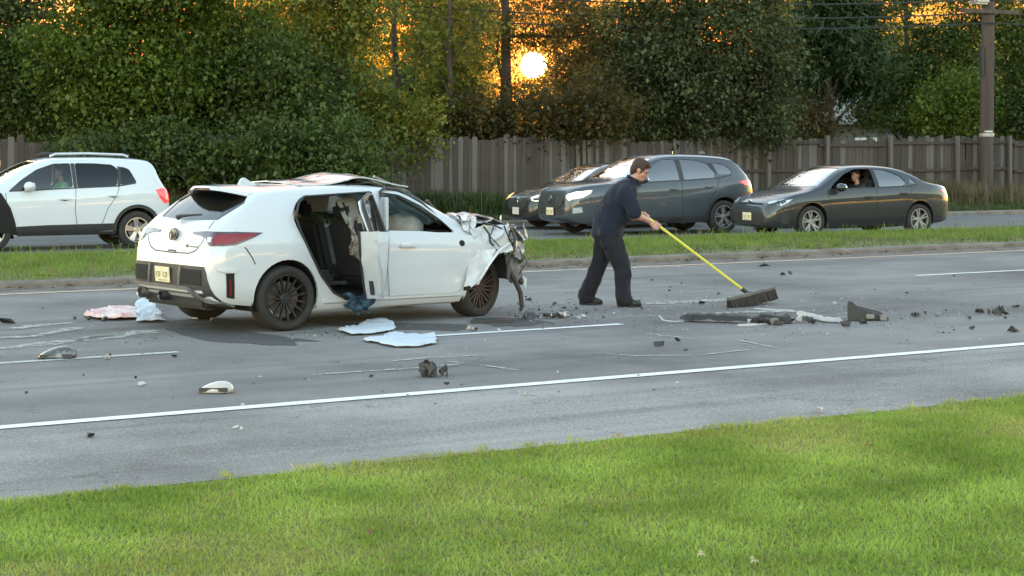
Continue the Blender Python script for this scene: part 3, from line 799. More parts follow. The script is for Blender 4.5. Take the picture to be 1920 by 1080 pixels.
make_tree('bright_shrub', 1790, 43, [(1765, 190, 45, 38), (1800, 220, 40, 28), (1735, 225, 35, 22, .8), (1815, 160, 28, 40, .8)], LEAF['maple'], 12, 'green shrub behind the fence beside the utility pole', 'shrub', trunk=0.06, top=3)
make_tree('edge_tree', 1925, 44, [(1895, 55, 35, 60), (1905, 150, 40, 60), (1885, 215, 30, 35), (1960, 100, 50, 90), (1930, 220, 50, 35), (1920, -60, 70, 60, .7), (1990, 190, 50, 60)], LEAF['dark'], 13, 'green tree at the right edge behind the utility pole', trunk=0.15, top=8)
# the wood behind: low dark crowns that close the view above the fence
bg = make_tree('background_tree', 300, 60, [(300, 190, 75, 60), (250, 225, 65, 45), (350, 220, 65, 45), (300, 245, 80, 30), (260, 262, 70, 22), (345, 264, 70, 22)], LEAF['dark'], 40, 'dark low tree in the wood behind the fence', trunk=0.12, top=3.5, size=0.28, density=6.0, group='low trees of the wood behind')
bg_lab = tag(bg, 'dark low tree in the wood far behind the fence')
for i, px in enumerate((-60, 60, 180, 430, 560, 690, 800, 900, 1010, 1110, 1210, 1330, 1440, 1560, 1790, 1900, 2000)):
    p = on_t2(px, 26 + 6 * ((i * 7) % 3)); c = bg.copy(); col.objects.link(c)
    k = (0.85 + 0.3 * ((i * 5) % 4) / 4) * (0.78 if 850 < px < 1150 else 1.0)
    c.location = (p.x, p.y, 0.02); c.rotation_euler = (0, 0, i * 1.3); c.scale = (k * 1.1, k * 1.1, k * (1.25 if (px < 650 or px > 1180) else 1.0))
    for ch in bg.children:
        d_ = ch.copy(); col.objects.link(d_); d_.parent = c

for i in range(16):  # unseen trees added only to give the car bodies something to reflect
    p = rd(6 + 8.5 * i, -13 - 5 * (i % 2))
    c = bg.copy(); col.objects.link(c); c.location = (p.x, p.y, -0.8); c.rotation_euler = (0, 0, i * 1.7); c.scale = (2.3, 2.3, 2.0)
    c['label'] = 'unseen tree added on the near side of the road for car reflections'; c['group'] = 'unseen trees added for car reflections'
    for ch in bg.children:
        d_ = ch.copy(); col.objects.link(d_); d_.parent = c
# taller airy trees farther back: fine foliage that breaks the sunset sky into small lights
airy = make_tree('airy_tree', 740, 70, [(680, 60, 75, 70), (790, 40, 80, 70), (740, 120, 90, 60), (840, 110, 60, 60), (650, 150, 60, 50), (740, 185, 95, 45), (740, -60, 110, 80, .6)], LEAF['yellow'], 41, 'fine leaved tall tree far behind against the sunset', trunk=0.14, top=9.5, size=0.105, density=5.5, group='airy trees against the sunset')
for i, px in enumerate((470, 590, 860, 1130, 1230, 1480, 1600, 1780, 1880)):
    p = on_t2(px, 36 + 7 * ((i * 5) % 3)); c = airy.copy(); col.objects.link(c)
    k = 0.92 + 0.25 * ((i * 3) % 4) / 4
    c.location = (p.x, p.y, 0.02); c.rotation_euler = (0, 0, i * 2.1 + 0.5); c.scale = (k, k, k * (0.95 + 0.1 * (i % 3)))
    for ch in airy.children:
        d_ = ch.copy(); col.objects.link(d_); d_.parent = c

# ------------------------------------------------------------------ utility poles, wires, house
M_POLE = mat('pole_wood', (0.055, 0.038, 0.034), 0.95, noise=(5, (0.10, 0.075, 0.066), 0.35, 0.7), stretch=(1, 1, 0.08), bump=(30, 0.7))
M_STEEL = mat('galvanised_steel', (0.35, 0.35, 0.34), 0.5, 0.8)
M_BLACK = mat('black_plastic', (0.018, 0.018, 0.02), 0.55)
M_WIRE = mat('wire_black', (0.02, 0.02, 0.02), 0.7)
pb = gp(1848, 389, 0.0); pb.z = 0.05
pole = empty('utility_pole', pb, BETA); tag(pole, 'thick brown wooden utility pole standing before the fence at the right', 'utility pole')
b = MB(); b.tube([(0.02 * i, 0, i * 1.2 - 0.1) for i in range(9)], [0.215 - 0.006 * i for i in range(9)], 16); b.build('shaft', M_POLE, pole, sm=50)
b = MB(); b.lathe([(0.22, 2.05), (0.222, 2.08), (0.222, 2.12), (0.22, 2.15)], 16, 'z', (0.035, 0, 0)); b.build('metal_band', M_STEEL, pole)
b = MB(); b.box((-0.05, -0.19, 2.2), (0.26, 0.06, 0.05)); b.build('tag_plate', mat('pale_tag', (0.6, 0.55, 0.5), 0.6), pole)
b = MB(); b.box((-0.23, -0.08, 4.3), (0.12, 0.12, 0.9)); b.build('cable_box', M_BLACK, pole, bevel=0.02)
b = MB(); b.box((-0.34, -0.1, 6.2), (0.55, 0.4, 0.5)); b.build('transformer', M_STEEL, pole, bevel=0.06)
b = MB(); b.bar((-1.1, -0.2, 5.75), (1.1, -0.2, 5.75), 0.10, 0.12); b.build('crossarm', M_POLE, pole)
p2 = at(1708, 200, 88); p2.z = 0.0
pole2 = empty('utility_pole', p2, 0.1); tag(pole2, 'distant utility pole with a crossarm silhouetted in the gap between trees', 'utility pole')
b = MB(); b.tube([(0, 0, 0), (0, 0, 4), (0, 0, 7.7)], [0.19, 0.17, 0.14], 10); b.build('shaft', M_POLE, pole2, sm=50)
b = MB(); b.bar((-0.9, -0.16, 7.25), (0.85, -0.16, 7.25), 0.14, 0.2); b.bar((0.75, -0.12, 7.2), (0.02, -0.1, 5.6), 0.09, 0.09); b.build('crossarm', M_POLE, pole2)
def wire(a, b_, sag, r, label):
    a, b_ = Vector(a), Vector(b_); m_ = MB()
    m_.tube([a.lerp(b_, i / 14) - Vector((0, 0, sag * 4 * (i / 14) * (1 - i / 14))) for i in range(15)], r, 5)
    tag(m_.build('overhead_wire', M_WIRE), label, 'wire')
q = pb + Vector((0, -0.25, 0))
far_r = rd2(st2(pb)[0] + 26, st2(pb)[1] - 0.3)
for hz, tx, lab in ((5.45, 5.2, 'lowest'), (5.75, 5.9, 'second'), (6.15, 6.7, 'third')):
    w_end = rd2(st2(pb)[0] - 20, st2(pb)[1] + 4.5)
    wire((q.x, q.y, hz), (w_end.x, w_end.y, hz + 0.1), 0.35, 0.022, lab + ' overhead wire running left from the utility pole into the trees')
    wire((q.x, q.y, hz), (far_r.x, far_r.y, hz + 0.9), 0.3, 0.022, lab + ' overhead wire running right from the utility pole out of view')
M_ROOF = mat('roof_shingle', (0.20, 0.195, 0.19), 0.9, noise=(6, (0.14, 0.135, 0.13), 0.4, 0.7), bump=(30, 0.5))
M_SIDING = mat('house_siding', (0.13, 0.12, 0.11), 0.9, noise=(3, (0.10, 0.095, 0.085), 0.4, 0.7))
hp = at(1655, 250, 80); hp.z = 0
house = empty('house', hp, BETA); tag(house, 'low house with pale grey roof glimpsed behind the right fence', 'house')
b = MB(); b.box((0, 0, 1.35), (9.5, 6, 2.7)); b.build('wall', M_SIDING, house)
b = MB(); b.prism([(-3.5, 2.68), (3.5, 2.68), (3.5, 2.78), (0, 4.5), (-3.5, 2.78)], -5.1, 5.1, 'x'); b.build('roof', M_ROOF, house)
for x in (-3.2, 0.2, 3.2):
    b = MB(); b.box((x, -3.02, 1.6), (1.1, 0.06, 1.1)); wf = b.build('window', mat('window_frame_white', (0.7, 0.7, 0.68), 0.5), house)
    b = MB(); b.box((x, -3.06, 1.6), (0.9, 0.02, 0.9)); b.build('pane', mat('dark_pane', (0.02, 0.025, 0.03), 0.08), wf)
# ------------------------------------------------------------------ vehicle tools (car frame: x forward from the tail, y left, z up)
M_TYRE = mat('tyre_rubber', (0.018, 0.018, 0.018), 0.85, noise=(14, (0.035, 0.033, 0.03), 0.4, 0.7))
M_TRIM = mat('black_trim', (0.022, 0.022, 0.024), 0.5, noise=(8, (0.035, 0.035, 0.035), 0.4, 0.7))
M_WELL = mat('wheel_well_black', (0.010, 0.010, 0.010), 0.95)
M_INT = mat('interior_black', (0.016, 0.016, 0.018), 0.9)
M_SEAT = mat('seat_fabric', (0.028, 0.029, 0.033), 0.9, bump=(60, 0.3))
M_CHROME = mat('chrome', (0.75, 0.75, 0.76), 0.12, 1.0)
M_ALLOY = mat('alloy_silver', (0.62, 0.62, 0.63), 0.28, 0.9)
M_ALLOYD = mat('alloy_dark', (0.10, 0.10, 0.11), 0.35, 0.7)
M_RIMBLK = mat('rim_black', (0.011, 0.011, 0.012), 0.45, 0.0)
M_RIMGREY = mat('rim_machined_grey', (0.30, 0.30, 0.31), 0.4, 0.5)
M_RIMBRZ = mat('rim_dusty', (0.05, 0.034, 0.034), 0.6, 0.3, noise=(9, (0.10, 0.075, 0.07), 0.4, 0.7))
M_DISC = mat('brake_disc', (0.16, 0.15, 0.15), 0.45, 0.9)
M_LENS = mat('headlight_lens', (0.55, 0.57, 0.58), 0.08, 0.35, coat=1.0)
M_LENSLIT = mat('headlight_lit', (0.8, 0.75, 0.6), 0.1, 0.2, coat=1.0, emit=(1.0, 0.78, 0.45), emit_s=0.10)
M_AMBER = mat('amber_lamp_lit', (0.9, 0.45, 0.15), 0.2, emit=(1.0, 0.42, 0.13), emit_s=0.22)
M_TAIL = mat('tail_lamp_red', (0.42, 0.012, 0.02), 0.12, coat=1.0)
M_TAILLIT = mat('tail_lamp_lit', (0.65, 0.02, 0.035), 0.15, coat=1.0, emit=(1.0, 0.05, 0.07), emit_s=0.05)
M_TAILDK = mat('tail_lamp_smoked', (0.055, 0.018, 0.022), 0.1, coat=1.0)
M_PLATE = mat('plate_buff', (0.66, 0.58, 0.36), 0.5, noise=(14, (0.78, 0.74, 0.58), 0.4, 0.65))
M_PLATEW = mat('plate_pale', (0.62, 0.56, 0.5), 0.5)
M_PRINT = mat('plate_print', (0.34, 0.29, 0.13), 0.6)
M_GAP = mat('panel_gap', (0.012, 0.012, 0.012), 0.9)
G_CLEAR = glass_mat('glass_clear', (0.55, 0.62, 0.60), 1.7)
G_SHIELD = glass_mat('glass_windshield', (0.40, 0.47, 0.45), 3.2)
G_TINT = glass_mat('glass_tinted', (0.06, 0.065, 0.07), 1.2)
G_SIDE = glass_mat('glass_side', (0.22, 0.25, 0.26), 5.0)

def paint(name, c, rough=0.35, metal=0.0, dirt=0.0, dcol=(0.3, 0.28, 0.25)):
    return mat(name, c, .5, metal * .3, coat=1.0, noise=(2.2, tuple(a * (1 - dirt) + b * dirt for a, b in zip(c, dcol)), 0.45, 0.8))
def car_rings(sp, nst=84):
    top, belt, bot, plan = pchip(sp['top']), pchip(sp['belt']), pchip(sp['bot']), pchip(sp['plan'])
    L = sp['L']; th = sp.get('tumble', 0.47)
    us = np.linspace(0, 1, nst); xs = L * (us - 0.09 * np.sin(2 * np.pi * us)) if True else L * us
    rings = []
    for x in xs:
        zt, zb, w = top(x), bot(x), plan(x)
        bl = min(belt(x), zt - 0.055)
        cr = min(0.065, 0.05 + 0.1 * max(0, zt - bl - 0.1)) if zt - bl > 0.06 else 0.05
        zr = max(bl + 0.004, zt - cr); hr = zr - bl
        zsh = bl - 0.05; H1 = max(0.02, zsh - zb)
        yb = 0.95 * w; yr = max(0.25 * w, yb - th * hr - 0.015)
        P = [(0, zb), (.7 * w, zb), (.92 * w, zb + .012), (.965 * w, zb + min(.07, .2 * H1)), (.985 * w, zb + .30 * H1), (1.0 * w, zb + .62 * H1),
             (.998 * w, zb + .86 * H1), (.978 * w, zsh), (yb, bl)]
        for f in (.18, .42, .7, .92):
            P.append((yb + (yr - yb) * f + 0.022 * math.sin(math.pi * f) * min(1, hr / .3), bl + hr * f))
        c = zt - zr
        P += [(yr, zr), (.92 * yr, zr + .42 * c), (.7 * yr, zr + .78 * c), (.36 * yr, zr + .95 * c), (0, zt)]
        rings.append([(x, y, z) for y, z in P])
    return rings
def loft_mesh(sp, deform=None):
    rings = car_rings(sp)
    vs, fs = [], []
    for r in rings:
        full = r + [(x, -y, z) for x, y, z in reversed(r[1:-1])]
        m = len(full)
        vs += full
    for i in range(len(rings) - 1):
        for k in range(m):
            fs.append((i * m + k, i * m + (k + 1) % m, (i + 1) * m + (k + 1) % m, (i + 1) * m + k))
    fs.append(tuple(range(m))); fs.append(tuple((len(rings) - 1) * m + k for k in range(m - 1, -1, -1)))
    if deform: vs = [deform(Vector(v)) for v in vs]
    me = bpy.data.meshes.new('body'); me.from_pydata(vs, [], fs)
    bm = bmesh.new(); bm.from_mesh(me); bmesh.ops.recalc_face_normals(bm, faces=bm.faces); bm.to_mesh(me); bm.free()
    me.update()
    return me
def bvh_of(me):
    bm = bmesh.new(); bm.from_mesh(me); bmesh.ops.triangulate(bm, faces=bm.faces); t = BVHTree.FromBMesh(bm); bm.free()
    return t
def cut_shell(me, cutters, thick=0.035):
    """hollow the closed body and cut the openings out of it"""
    o = bpy.data.objects.new('tmp_body', me); col.objects.link(o)
    s_ = o.modifiers.new('s', 'SOLIDIFY'); s_.thickness = thick; s_.offset = -1
    c = bpy.data.objects.new('tmp_cut', cutters.mesh('tmp_cut')); col.objects.link(c)
    b = o.modifiers.new('b', 'BOOLEAN'); b.operation = 'DIFFERENCE'; b.object = c; b.solver = 'EXACT'
    dg = bpy.context.evaluated_depsgraph_get(); dg.update()
    out = bpy.data.meshes.new_from_object(o.evaluated_get(dg))
    bpy.data.objects.remove(o); bpy.data.objects.remove(c)
    return smooth(out, 32)
def patch(bvh, pts, off=0.004, thick=0.0, res=0.05, ray=None, wob=None):
    """lay a polygon of 3-D points on the body surface (nearest point, or along ray) and lift it by off"""
    P = [Vector(p) for p in pts]
    c = sum(P, Vector()) / len(P)
    nrm = Vector()
    for a, b in zip(P, P[1:] + P[:1]): nrm += (a - c).cross(b - c)
    nrm.normalize()
    e1 = (P[1] - P[0]); e1 = (e1 - nrm * e1.dot(nrm)).normalized(); e2 = nrm.cross(e1)
    bm = bmesh.new()
    vv = [bm.verts.new(c + e1 * (p - c).dot(e1) + e2 * (p - c).dot(e2)) for p in P]
    bm.faces.new(vv)
    for e in (e1, e2):
        ds = [(p - c).dot(e) for p in P]
        k = math.ceil(min(ds) / res) * res
        while k < max(ds):
            bmesh.ops.bisect_plane(bm, geom=bm.verts[:] + bm.edges[:] + bm.faces[:], plane_co=c + e * k, plane_no=e)
            k += res
    nm = {}
    for v in bm.verts:
        if ray is not None:
            rv = Vector(ray).normalized()
            h = bvh.ray_cast(v.co - rv * 2.0, rv)
            if h[0] is None: h = bvh.find_nearest(v.co)
        else:
            h = bvh.find_nearest(v.co)
        n_ = h[1]
        nm[v] = n_
        v.co = h[0] + n_ * (off + (wob(h[0]) if wob else 0))
    bmesh.ops.recalc_face_normals(bm, faces=bm.faces)
    f0 = bm.faces[:]
    if f0 and sum((f.normal.dot(nm[f.verts[0]]) for f in f0)) < 0:
        bmesh.ops.reverse_faces(bm, faces=f0)
    if thick:
        bnd = [e for e in bm.edges if e.is_boundary]
        base = {v: v.co - nm[v] * thick for v in {v for e in bnd for v in e.verts}}
        nv = {v: bm.verts.new(co) for v, co in base.items()}
        for e in bnd:
            l = e.link_loops[0]; a, b = l.vert, l.link_loop_next.vert
            bm.faces.new((b, a, nv[a], nv[b]))
    me = bpy.data.meshes.new('patch'); bm.to_mesh(me); bm.free(); me.update()
    return smooth(me, 40)
def thicken(bm, t):
    """give an open sheet a thickness: a second skin along the vertex normals, closed along the border"""
    bm.normal_update()
    vs, fs = bm.verts[:], bm.faces[:]
    bnd = [(l.vert, l.link_loop_next.vert) for e in bm.edges if e.is_boundary for l in e.link_loops[:1]]
    nv = {v: bm.verts.new(v.co - (v.normal if v.normal.length > .5 else Vector((0, 0, 1))) * t) for v in vs}
    for f in fs: bm.faces.new([nv[v] for v in reversed(f.verts[:])])
    for a, b in bnd: bm.faces.new((b, a, nv[a], nv[b]))
def side_pts(poly, s, y=0.95):
    return [(x, s * y, z) for x, z in poly]
def rnd_poly(poly, r=0.03, n=3):
    """round the corners of a 2-D polygon"""
    out = []
    m = len(poly)
    for i in range(m):
        p0, p, p1 = Vector(poly[i - 1]), Vector(poly[i]), Vector(poly[(i + 1) % m])
        a, b = p0 - p, p1 - p
        k = min(r, a.length * .45, b.length * .45)
        A, B = p + a.normalized() * k, p + b.normalized() * k
        for j in range(n + 1):
            t = j / n
            q = A * (1 - t) ** 2 + p * 2 * t * (1 - t) + B * t * t
            out.append((q.x, q.y))
    return out
def ribbon(bvh, line, w, off, ray=None):
    """thin strip following a polyline on the surface (panel gaps); returns verts, faces"""
    dense = []
    for a, b in zip(line, line[1:]):
        a, b = Vector(a), Vector(b); k = max(1, int((b - a).length / 0.06))
        dense += [a.lerp(b, i / k) for i in range(k)]
    dense.append(Vector(line[-1]))
    P = []
    for p in dense:
        if ray is not None:
            rv = Vector(ray).normalized(); h = bvh.ray_cast(p - rv * 2, rv)
            if h[0] is None: h = bvh.find_nearest(p)
        else: h = bvh.find_nearest(p)
        P.append((h[0], h[1]))
    vs = []
    for i, (p, n_) in enumerate(P):
        d = (P[min(i + 1, len(P) - 1)][0] - P[max(0, i - 1)][0]).normalized(); sd = n_.cross(d).normalized()
        vs += [p + sd * w / 2 + n_ * off, p - sd * w / 2 + n_ * off]
    return vs, [(2 * i, 2 * i + 1, 2 * i + 3, 2 * i + 2) for i in range(len(P) - 1)]
def wheel(car, x, y, r, rr, w, style, steer=0.0, camber=0.0, z=None):
    s = 1 if y > 0 else -1
    b = MB(); b.lathe([(rr - .005, -w * .42), (rr - .02, -w * .2), (rr - .02, w * .3), (rr, w * .42)], 36)
    b.lathe([(0.0, s * w * .10), (rr * .72, s * w * .10), (rr * .72, s * w * .02), (0, s * w * .02)], 30)
    wh = b.build('wheel', M_DISC, car, sm=40)
    wh.location = (x, y, r if z is None else z); wh.rotation_euler = (camber, 0, steer)
    b = MB()
    b.lathe([(rr, -w * .43), (rr + .018, -w * .5), (rr + (r - rr) * .55, -w * .525), (r - .022, -w * .49), (r - .006, -w * .42), (r, -w * .2), (r - .004, -w * .19), (r - .004, -w * .17), (r, -w * .16), (r, w * .16), (r - .004, w * .17), (r - .004, w * .19), (r, w * .2), (r - .006, w * .42), (r - .022, w * .49), (rr + (r - rr) * .55, w * .525), (rr + .018, w * .5), (rr, w * .43)], 48)
    b.build('tyre', M_TYRE, wh, sm=50)
    b = MB(); yo = s * w * .40
    b.lathe([(rr + .006, s * w * .47), (rr - .012, s * w * .47), (rr - .016, s * w * .36), (rr + .002, s * w * .36)], 40)
    b.lathe([(0.0, s * w * .36), (.045, s * w * .36), (.062, s * w * .30), (.062, s * w * .2)], 20)
    n, wd, kind, mt = style
    def spoke(a0, a1, w0, w1, r0=.04, r1=None, dep=.03):
        r1 = r1 or rr - .008
        p0 = (r0 * math.cos(a0), s * w * .33, r0 * math.sin(a0)); p1 = (r1 * math.cos(a1), s * w * .41, r1 * math.sin(a1))
        t0 = (-math.sin(a0), 0, math.cos(a0)); t1 = (-math.sin(a1), 0, math.cos(a1))
        vs = []
        for p, t, ww in ((p0, t0, w0), (p1, t1, w1)):
            for sd in (-1, 1):
                for dy in (0, -s * dep):
                    k = 1.0 if dy == 0 else 0.8
                    vs.append((p[0] + sd * t[0] * ww / 2 * k, p[1] + dy, p[2] + sd * t[2] * ww / 2 * k))
        b.add(vs, [(0, 2, 6, 4), (1, 5, 7, 3), (0, 4, 5, 1), (2, 3, 7, 6), (0, 1, 3, 2), (4, 6, 7, 5)])
    for k in range(n):
        a = 2 * math.pi * k / n + 0.2
        if kind == 'single': spoke(a, a, wd * .8, wd)
        elif kind == 'wide': spoke(a, a, wd * .55, wd)
        elif kind == 'twin':
            spoke(a - .10, a - .16, wd, wd * .9); spoke(a + .10, a + .16, wd, wd * .9)
        elif kind == 'vee':
            spoke(a, a - .19, wd, wd * .8); spoke(a, a + .19, wd, wd * .8)
    b.build('rim', mt, wh, sm=30)
    return wh
def seat(car, x, y, z, m=None, w=0.5, headrest=True):
    b = MB(); b.box((x + .1, y, z + .06), (.52, w, .16)); 
    b.box((x - .2, y, z + .36), (.15, w, .62), Matrix.Rotation(R(-14), 3, 'Y'))
    if headrest: b.box((x - .31, y, z + .76), (.10, w * .5, .18), Matrix.Rotation(R(-10), 3, 'Y'))
    return b.build('seat', m or M_SEAT, car, sm=40, bevel=0.045)
def plate(car, c, yaw, m, w=.305, h=.155, pr=True, tilt=0.0):
    """number plate facing +x turned by yaw; blurred embossed row of strokes"""
    o = MB(); o.box((0, 0, 0), (.012, w, h)); pl = o.build('licence_plate', m, car, bevel=0.004)
    pl.location = c; pl.rotation_euler = (0, tilt, yaw)
    if pr:
        q = MB(); rng = random.Random(int(c[0] * 100))
        for i in range(7):
            if i == 3: continue
            y = -w * .36 + w * .72 * i / 6
            for dz, hh, ww in ((0, .055, .010), (.022, .010, .024), (-.022 if i % 2 else 0.0, .010, .024)):
                q.box((.0075, y + (0.008 if ww < .02 and i % 2 else -.008 if ww < .02 else 0), dz), (.003, ww, hh))
        q.box((.0075, 0, -h * .37), (.003, w * .5, .010))
        q.build('plate_characters', M_PRINT, pl)
    return pl
def make_car(name, sp, m, label, cat='car'):
    """shell with openings, glass, wheels, wells, interior, lamps; returns root and the lookup surface"""
    root = empty(name); tag(root, label, cat)
    me0 = loft_mesh(sp); bvh = bvh_of(me0)
    cut = MB()
    for poly in sp['windows']: cut.prism(rnd_poly(poly[0], .04), -1.4, 1.4, 'y')
    if sp.get('shield'): cut.prism(sp['shield'], sp['shield_z'], 2.2, 'z')
    if sp.get('rear_glass'): cut.prism(sp['rear_glass'], -0.3, sp['rear_x'], 'x')
    if sp.get('rear_top'): cut.prism(sp['rear_top'], sp['rear_top_z'], 2.2, 'z')
    for ax in sp['axles']:
        for s in (-1, 1):
            b = MB(); rr = sp['arch']
            poly = [(ax + rr * math.cos(a), sp['r'] + .015 + rr * math.sin(a)) for a in np.linspace(0, 2 * math.pi, 37)[:-1]]
            cut.prism(poly, s * .42, s * 1.5, 'y')
    body = cut_shell(me0.copy(), cut)
    link('body', body, root, m)
    for i, (poly, gm, sides) in enumerate(sp['windows']):
        for s in sides:
            link('window', patch(bvh, side_pts(rnd_poly(poly, .04), s), -0.010, ray=(0, -s, 0)), root, gm)
    if sp.get('shield'): link('windshield', patch(bvh, [(x, y, 1.6) for x, y in sp['shield']], -0.010, ray=(0, 0, -1)), root, G_SHIELD)
    if sp.get('rear_glass'): link('rear_window', patch(bvh, [(-.1, y, z) for y, z in sp['rear_glass']], -0.010, ray=(1, 0, 0)), root, G_TINT)
    if sp.get('rear_top'): link('rear_window', patch(bvh, [(x, y, 1.6) for x, y in sp['rear_top']], -0.010, ray=(0, 0, -1)), root, G_SIDE)
    L, W = sp['L'], max(p[1] for p in sp['plan'])
    for ax in sp['axles']:
        for s in (-1, 1):
            b = MB(); rr = sp['arch'] + .012; n = 20
            vs = []
            for y in (s * (W - .07), s * .44):
                for k in range(n + 1):
                    a = -0.35 + (math.pi + .7) * k / n; vs.append((ax + rr * math.cos(a), y, sp['r'] + .015 + rr * math.sin(a)))
            b.add(vs, [(k, k + 1, n + 2 + k, n + 1 + k) for k in range(n)]); 
            b.add(vs[n + 1:], [tuple(range(n + 1))]); b.build('wheel_well', M_WELL, root)
            wheel(root, ax, s * (W - .025 - sp['tw'] / 2), sp['r'], sp['rim_r'], sp['tw'], sp['rim'])
    # cabin floor, dash, seats
    b = MB(); z0 = sp['floor']
    b.box(((sp['cab'][0] + sp['cab'][1]) / 2, 0, z0), (sp['cab'][1] - sp['cab'][0], 1.36, .04))
    b.box((sp['cab'][1] - .22, 0, z0 + .45), (.40, 1.3, .28)); b.box((sp['cab'][1] - .05, 0, z0 + .25), (.04, 1.36, .5)); b.box((sp['cab'][0], 0, z0 + .25), (.04, 1.3, .5))
    b.build('interior', M_INT, root)
    xf = sp['seat_x']
    for y in (-.36, .36): seat(root, xf, y, z0 + .16)
    seat(root, xf - .92, 0, z0 + .16, None, 1.2, False)
    b = MB(); b.lathe([(.185, -.012), (.2, 0), (.185, .012), (.172, 0), (.185, -.012)], 24, 'x'); sw = b.build('steering_wheel', M_INT, root, sm=60)
    sw.location = (xf + .50, .36, z0 + .55); sw.rotation_euler = (0, R(22), 0)
    # panel gaps
    def strip_part(nm, mm, line, w, off, ray):
        g = MB(); g.add(*ribbon(bvh, line, w, off, ray)); link(nm, g.mesh(nm), root, mm)
    for ln, sds in sp.get('gaps', ()):
        for sd in sds: strip_part('panel_gap', M_GAP, [(x, sd * .95, z) for x, z in ln], .010, .0015, (0, -sd, 0))
    for ln in sp.get('gaps_top', ()): strip_part('panel_gap', M_GAP, [(x, y, 2) for x, y in ln], .010, .0015, (0, 0, -1))
    for sd in (1, -1):
        for ln in sp.get('mouldings', ()): strip_part('window_moulding', sp.get('mould_m', M_TRIM), [(x, sd * .95, z) for x, z in ln], .024, .005, (0, -sd, 0))
        for pl in sp.get('pillars', ()): link('pillar_trim', patch(bvh, side_pts(pl, sd), .004, .006, .06, (0, -sd, 0)), root, M_TRIM)
    for s in sp.get('sides', (1, -1)):
        for x, z in sp['handles']:
            h = bvh.ray_cast(Vector((x, s * 2, z)), Vector((0, -s, 0)))[0]
            b = MB(); b.box((0, 0, 0), (.20, .035, .030)); o = b.build('door_handle', sp.get('handle_m', m), root, sm=40, bevel=.012); o.location = h + Vector((0, s * .022, 0))
            b = MB(); b.sphere((0, 0, 0), (.055, .004, .022)); o2 = b.build('handle_recess', M_GAP, root); o2.location = h + Vector((.0, s * .001, -.012))
        x, z, mm = sp['mirror']
        h = bvh.ray_cast(Vector((x, s * 2, z)), Vector((0, -s, 0)))[0]
        b = MB(); b.sphere((0, s * .15, .04), (.095, .125, .085), 14, 10); b.bar((.02, -s * .03, -.05), (.01, s * .1, .0), .07, .04); o = b.build('wing_mirror', mm, root, sm=60); o.location = h
        b = MB(); b.sphere((-.075, s * .15, .04), (.03, .105, .07), 12, 8); o3 = b.build('mirror_glass', M_CHROME, root, sm=60); o3.location = h
    return root, bvh
def place_car(root, near_rear_xy, lx, ly, heading):
    """put the car so that its local ground point (lx, ly) stands on near_rear_xy"""
    c, s = math.cos(heading), math.sin(heading)
    root.location = (near_rear_xy[0] - (c * lx - s * ly), near_rear_xy[1] - (s * lx + c * ly), 0.0)
    root.rotation_euler = (0, 0, heading)
def lay(root, bvh, name, m, pts, off=0.006, thick=0.02, res=0.05, ray=None, parent=None):
    return link(name, patch(bvh, pts, off, thick, res, ray), parent or root, m)
# ------------------------------------------------------------------ the four waiting vehicles on the opposing road
HEAD = BETA + math.pi
RIM5 = (5, .085, 'wide', M_ALLOY)
# --- dark grey sedan
SED = dict(L=4.63, r=.32, arch=.37, rim_r=.222, tw=.215, rim=(5, .042, 'vee', M_RIMGREY), axles=(.97, 3.67), floor=.34, cab=(1.15, 3.35), seat_x=2.25, tumble=.40,
    top=[(0, .60), (.02, .84), (.06, .98), (.12, 1.03), (.45, 1.07), (.72, 1.12), (1.0, 1.25), (1.35, 1.375), (1.7, 1.43), (2.15, 1.45), (2.55, 1.435), (2.8, 1.38), (3.15, 1.21), (3.5, 1.03), (3.65, .975), (4.05, .90), (4.35, .80), (4.5, .73), (4.58, .66), (4.63, .52)],
    belt=[(0, .80), (.5, .98), (1.2, 1.0), (2, .97), (3.4, .90), (4.0, .84), (4.4, .72), (4.63, .48)],
    bot=[(0, .36), (.1, .28), (.6, .22), (1.5, .18), (3.4, .17), (4.3, .18), (4.55, .22), (4.63, .26)],
    plan=[(0, .50), (.03, .60), (.12, .70), (.35, .80), (.75, .87), (1.1, .885), (2.5, .885), (3.7, .885), (4.05, .875), (4.3, .84), (4.48, .78), (4.58, .70), (4.63, .60)],
    windows=[([(2.08, .99), (2.12, 1.365), (2.5, 1.36), (2.78, 1.265), (3.08, 1.08), (3.2, .965)], G_CLEAR, (-1,)), ([(1.40, 1.02), (1.28, 1.06), (1.42, 1.22), (1.75, 1.34), (2.02, 1.365), (1.98, 1.0)], G_SIDE, (1, -1)), ([(1.02, 1.06), (1.17, 1.20), (1.22, 1.06)], G_SIDE, (1, -1))],
    shield=[(2.74, -.50), (2.78, 0), (2.74, .50), (3.42, .68), (3.50, .4), (3.53, 0), (3.50, -.4), (3.42, -.68)], shield_z=.985,
    rear_top=[(.78, -.55), (1.35, -.45), (1.38, .45), (.78, .55), (.74, 0)], rear_top_z=1.06,
    gaps=[([(3.28, .93), (3.22, .6), (3.18, .28)], (1, -1)), ([(2.06, .97), (2.08, .6), (2.06, .28)], (1, -1)), ([(1.16, 1.02), (1.22, .85), (1.34, .62), (1.42, .34), (1.5, .27)], (1, -1)), ([(1.5, .255), (3.2, .255)], (1, -1))],
    gaps_top=[[(3.5, -.72), (4.2, -.60), (4.45, -.40)], [(3.5, .72), (4.2, .60), (4.45, .40)]],
    mouldings=[[(1.0, 1.045), (1.3, 1.005), (2.0, .985), (2.6, .975), (3.22, .955)]], pillars=[[(1.99, 1.0), (2.03, 1.36), (2.11, 1.36), (2.07, .99)]],
    handles=[(2.28, .80), (1.40, .86)], mirror=(3.05, .96, None))
PAINT_SED = paint('paint_charcoal', (0.012, 0.015, 0.018), .3, .25)
SED['mirror'] = (3.05, .96, PAINT_SED)
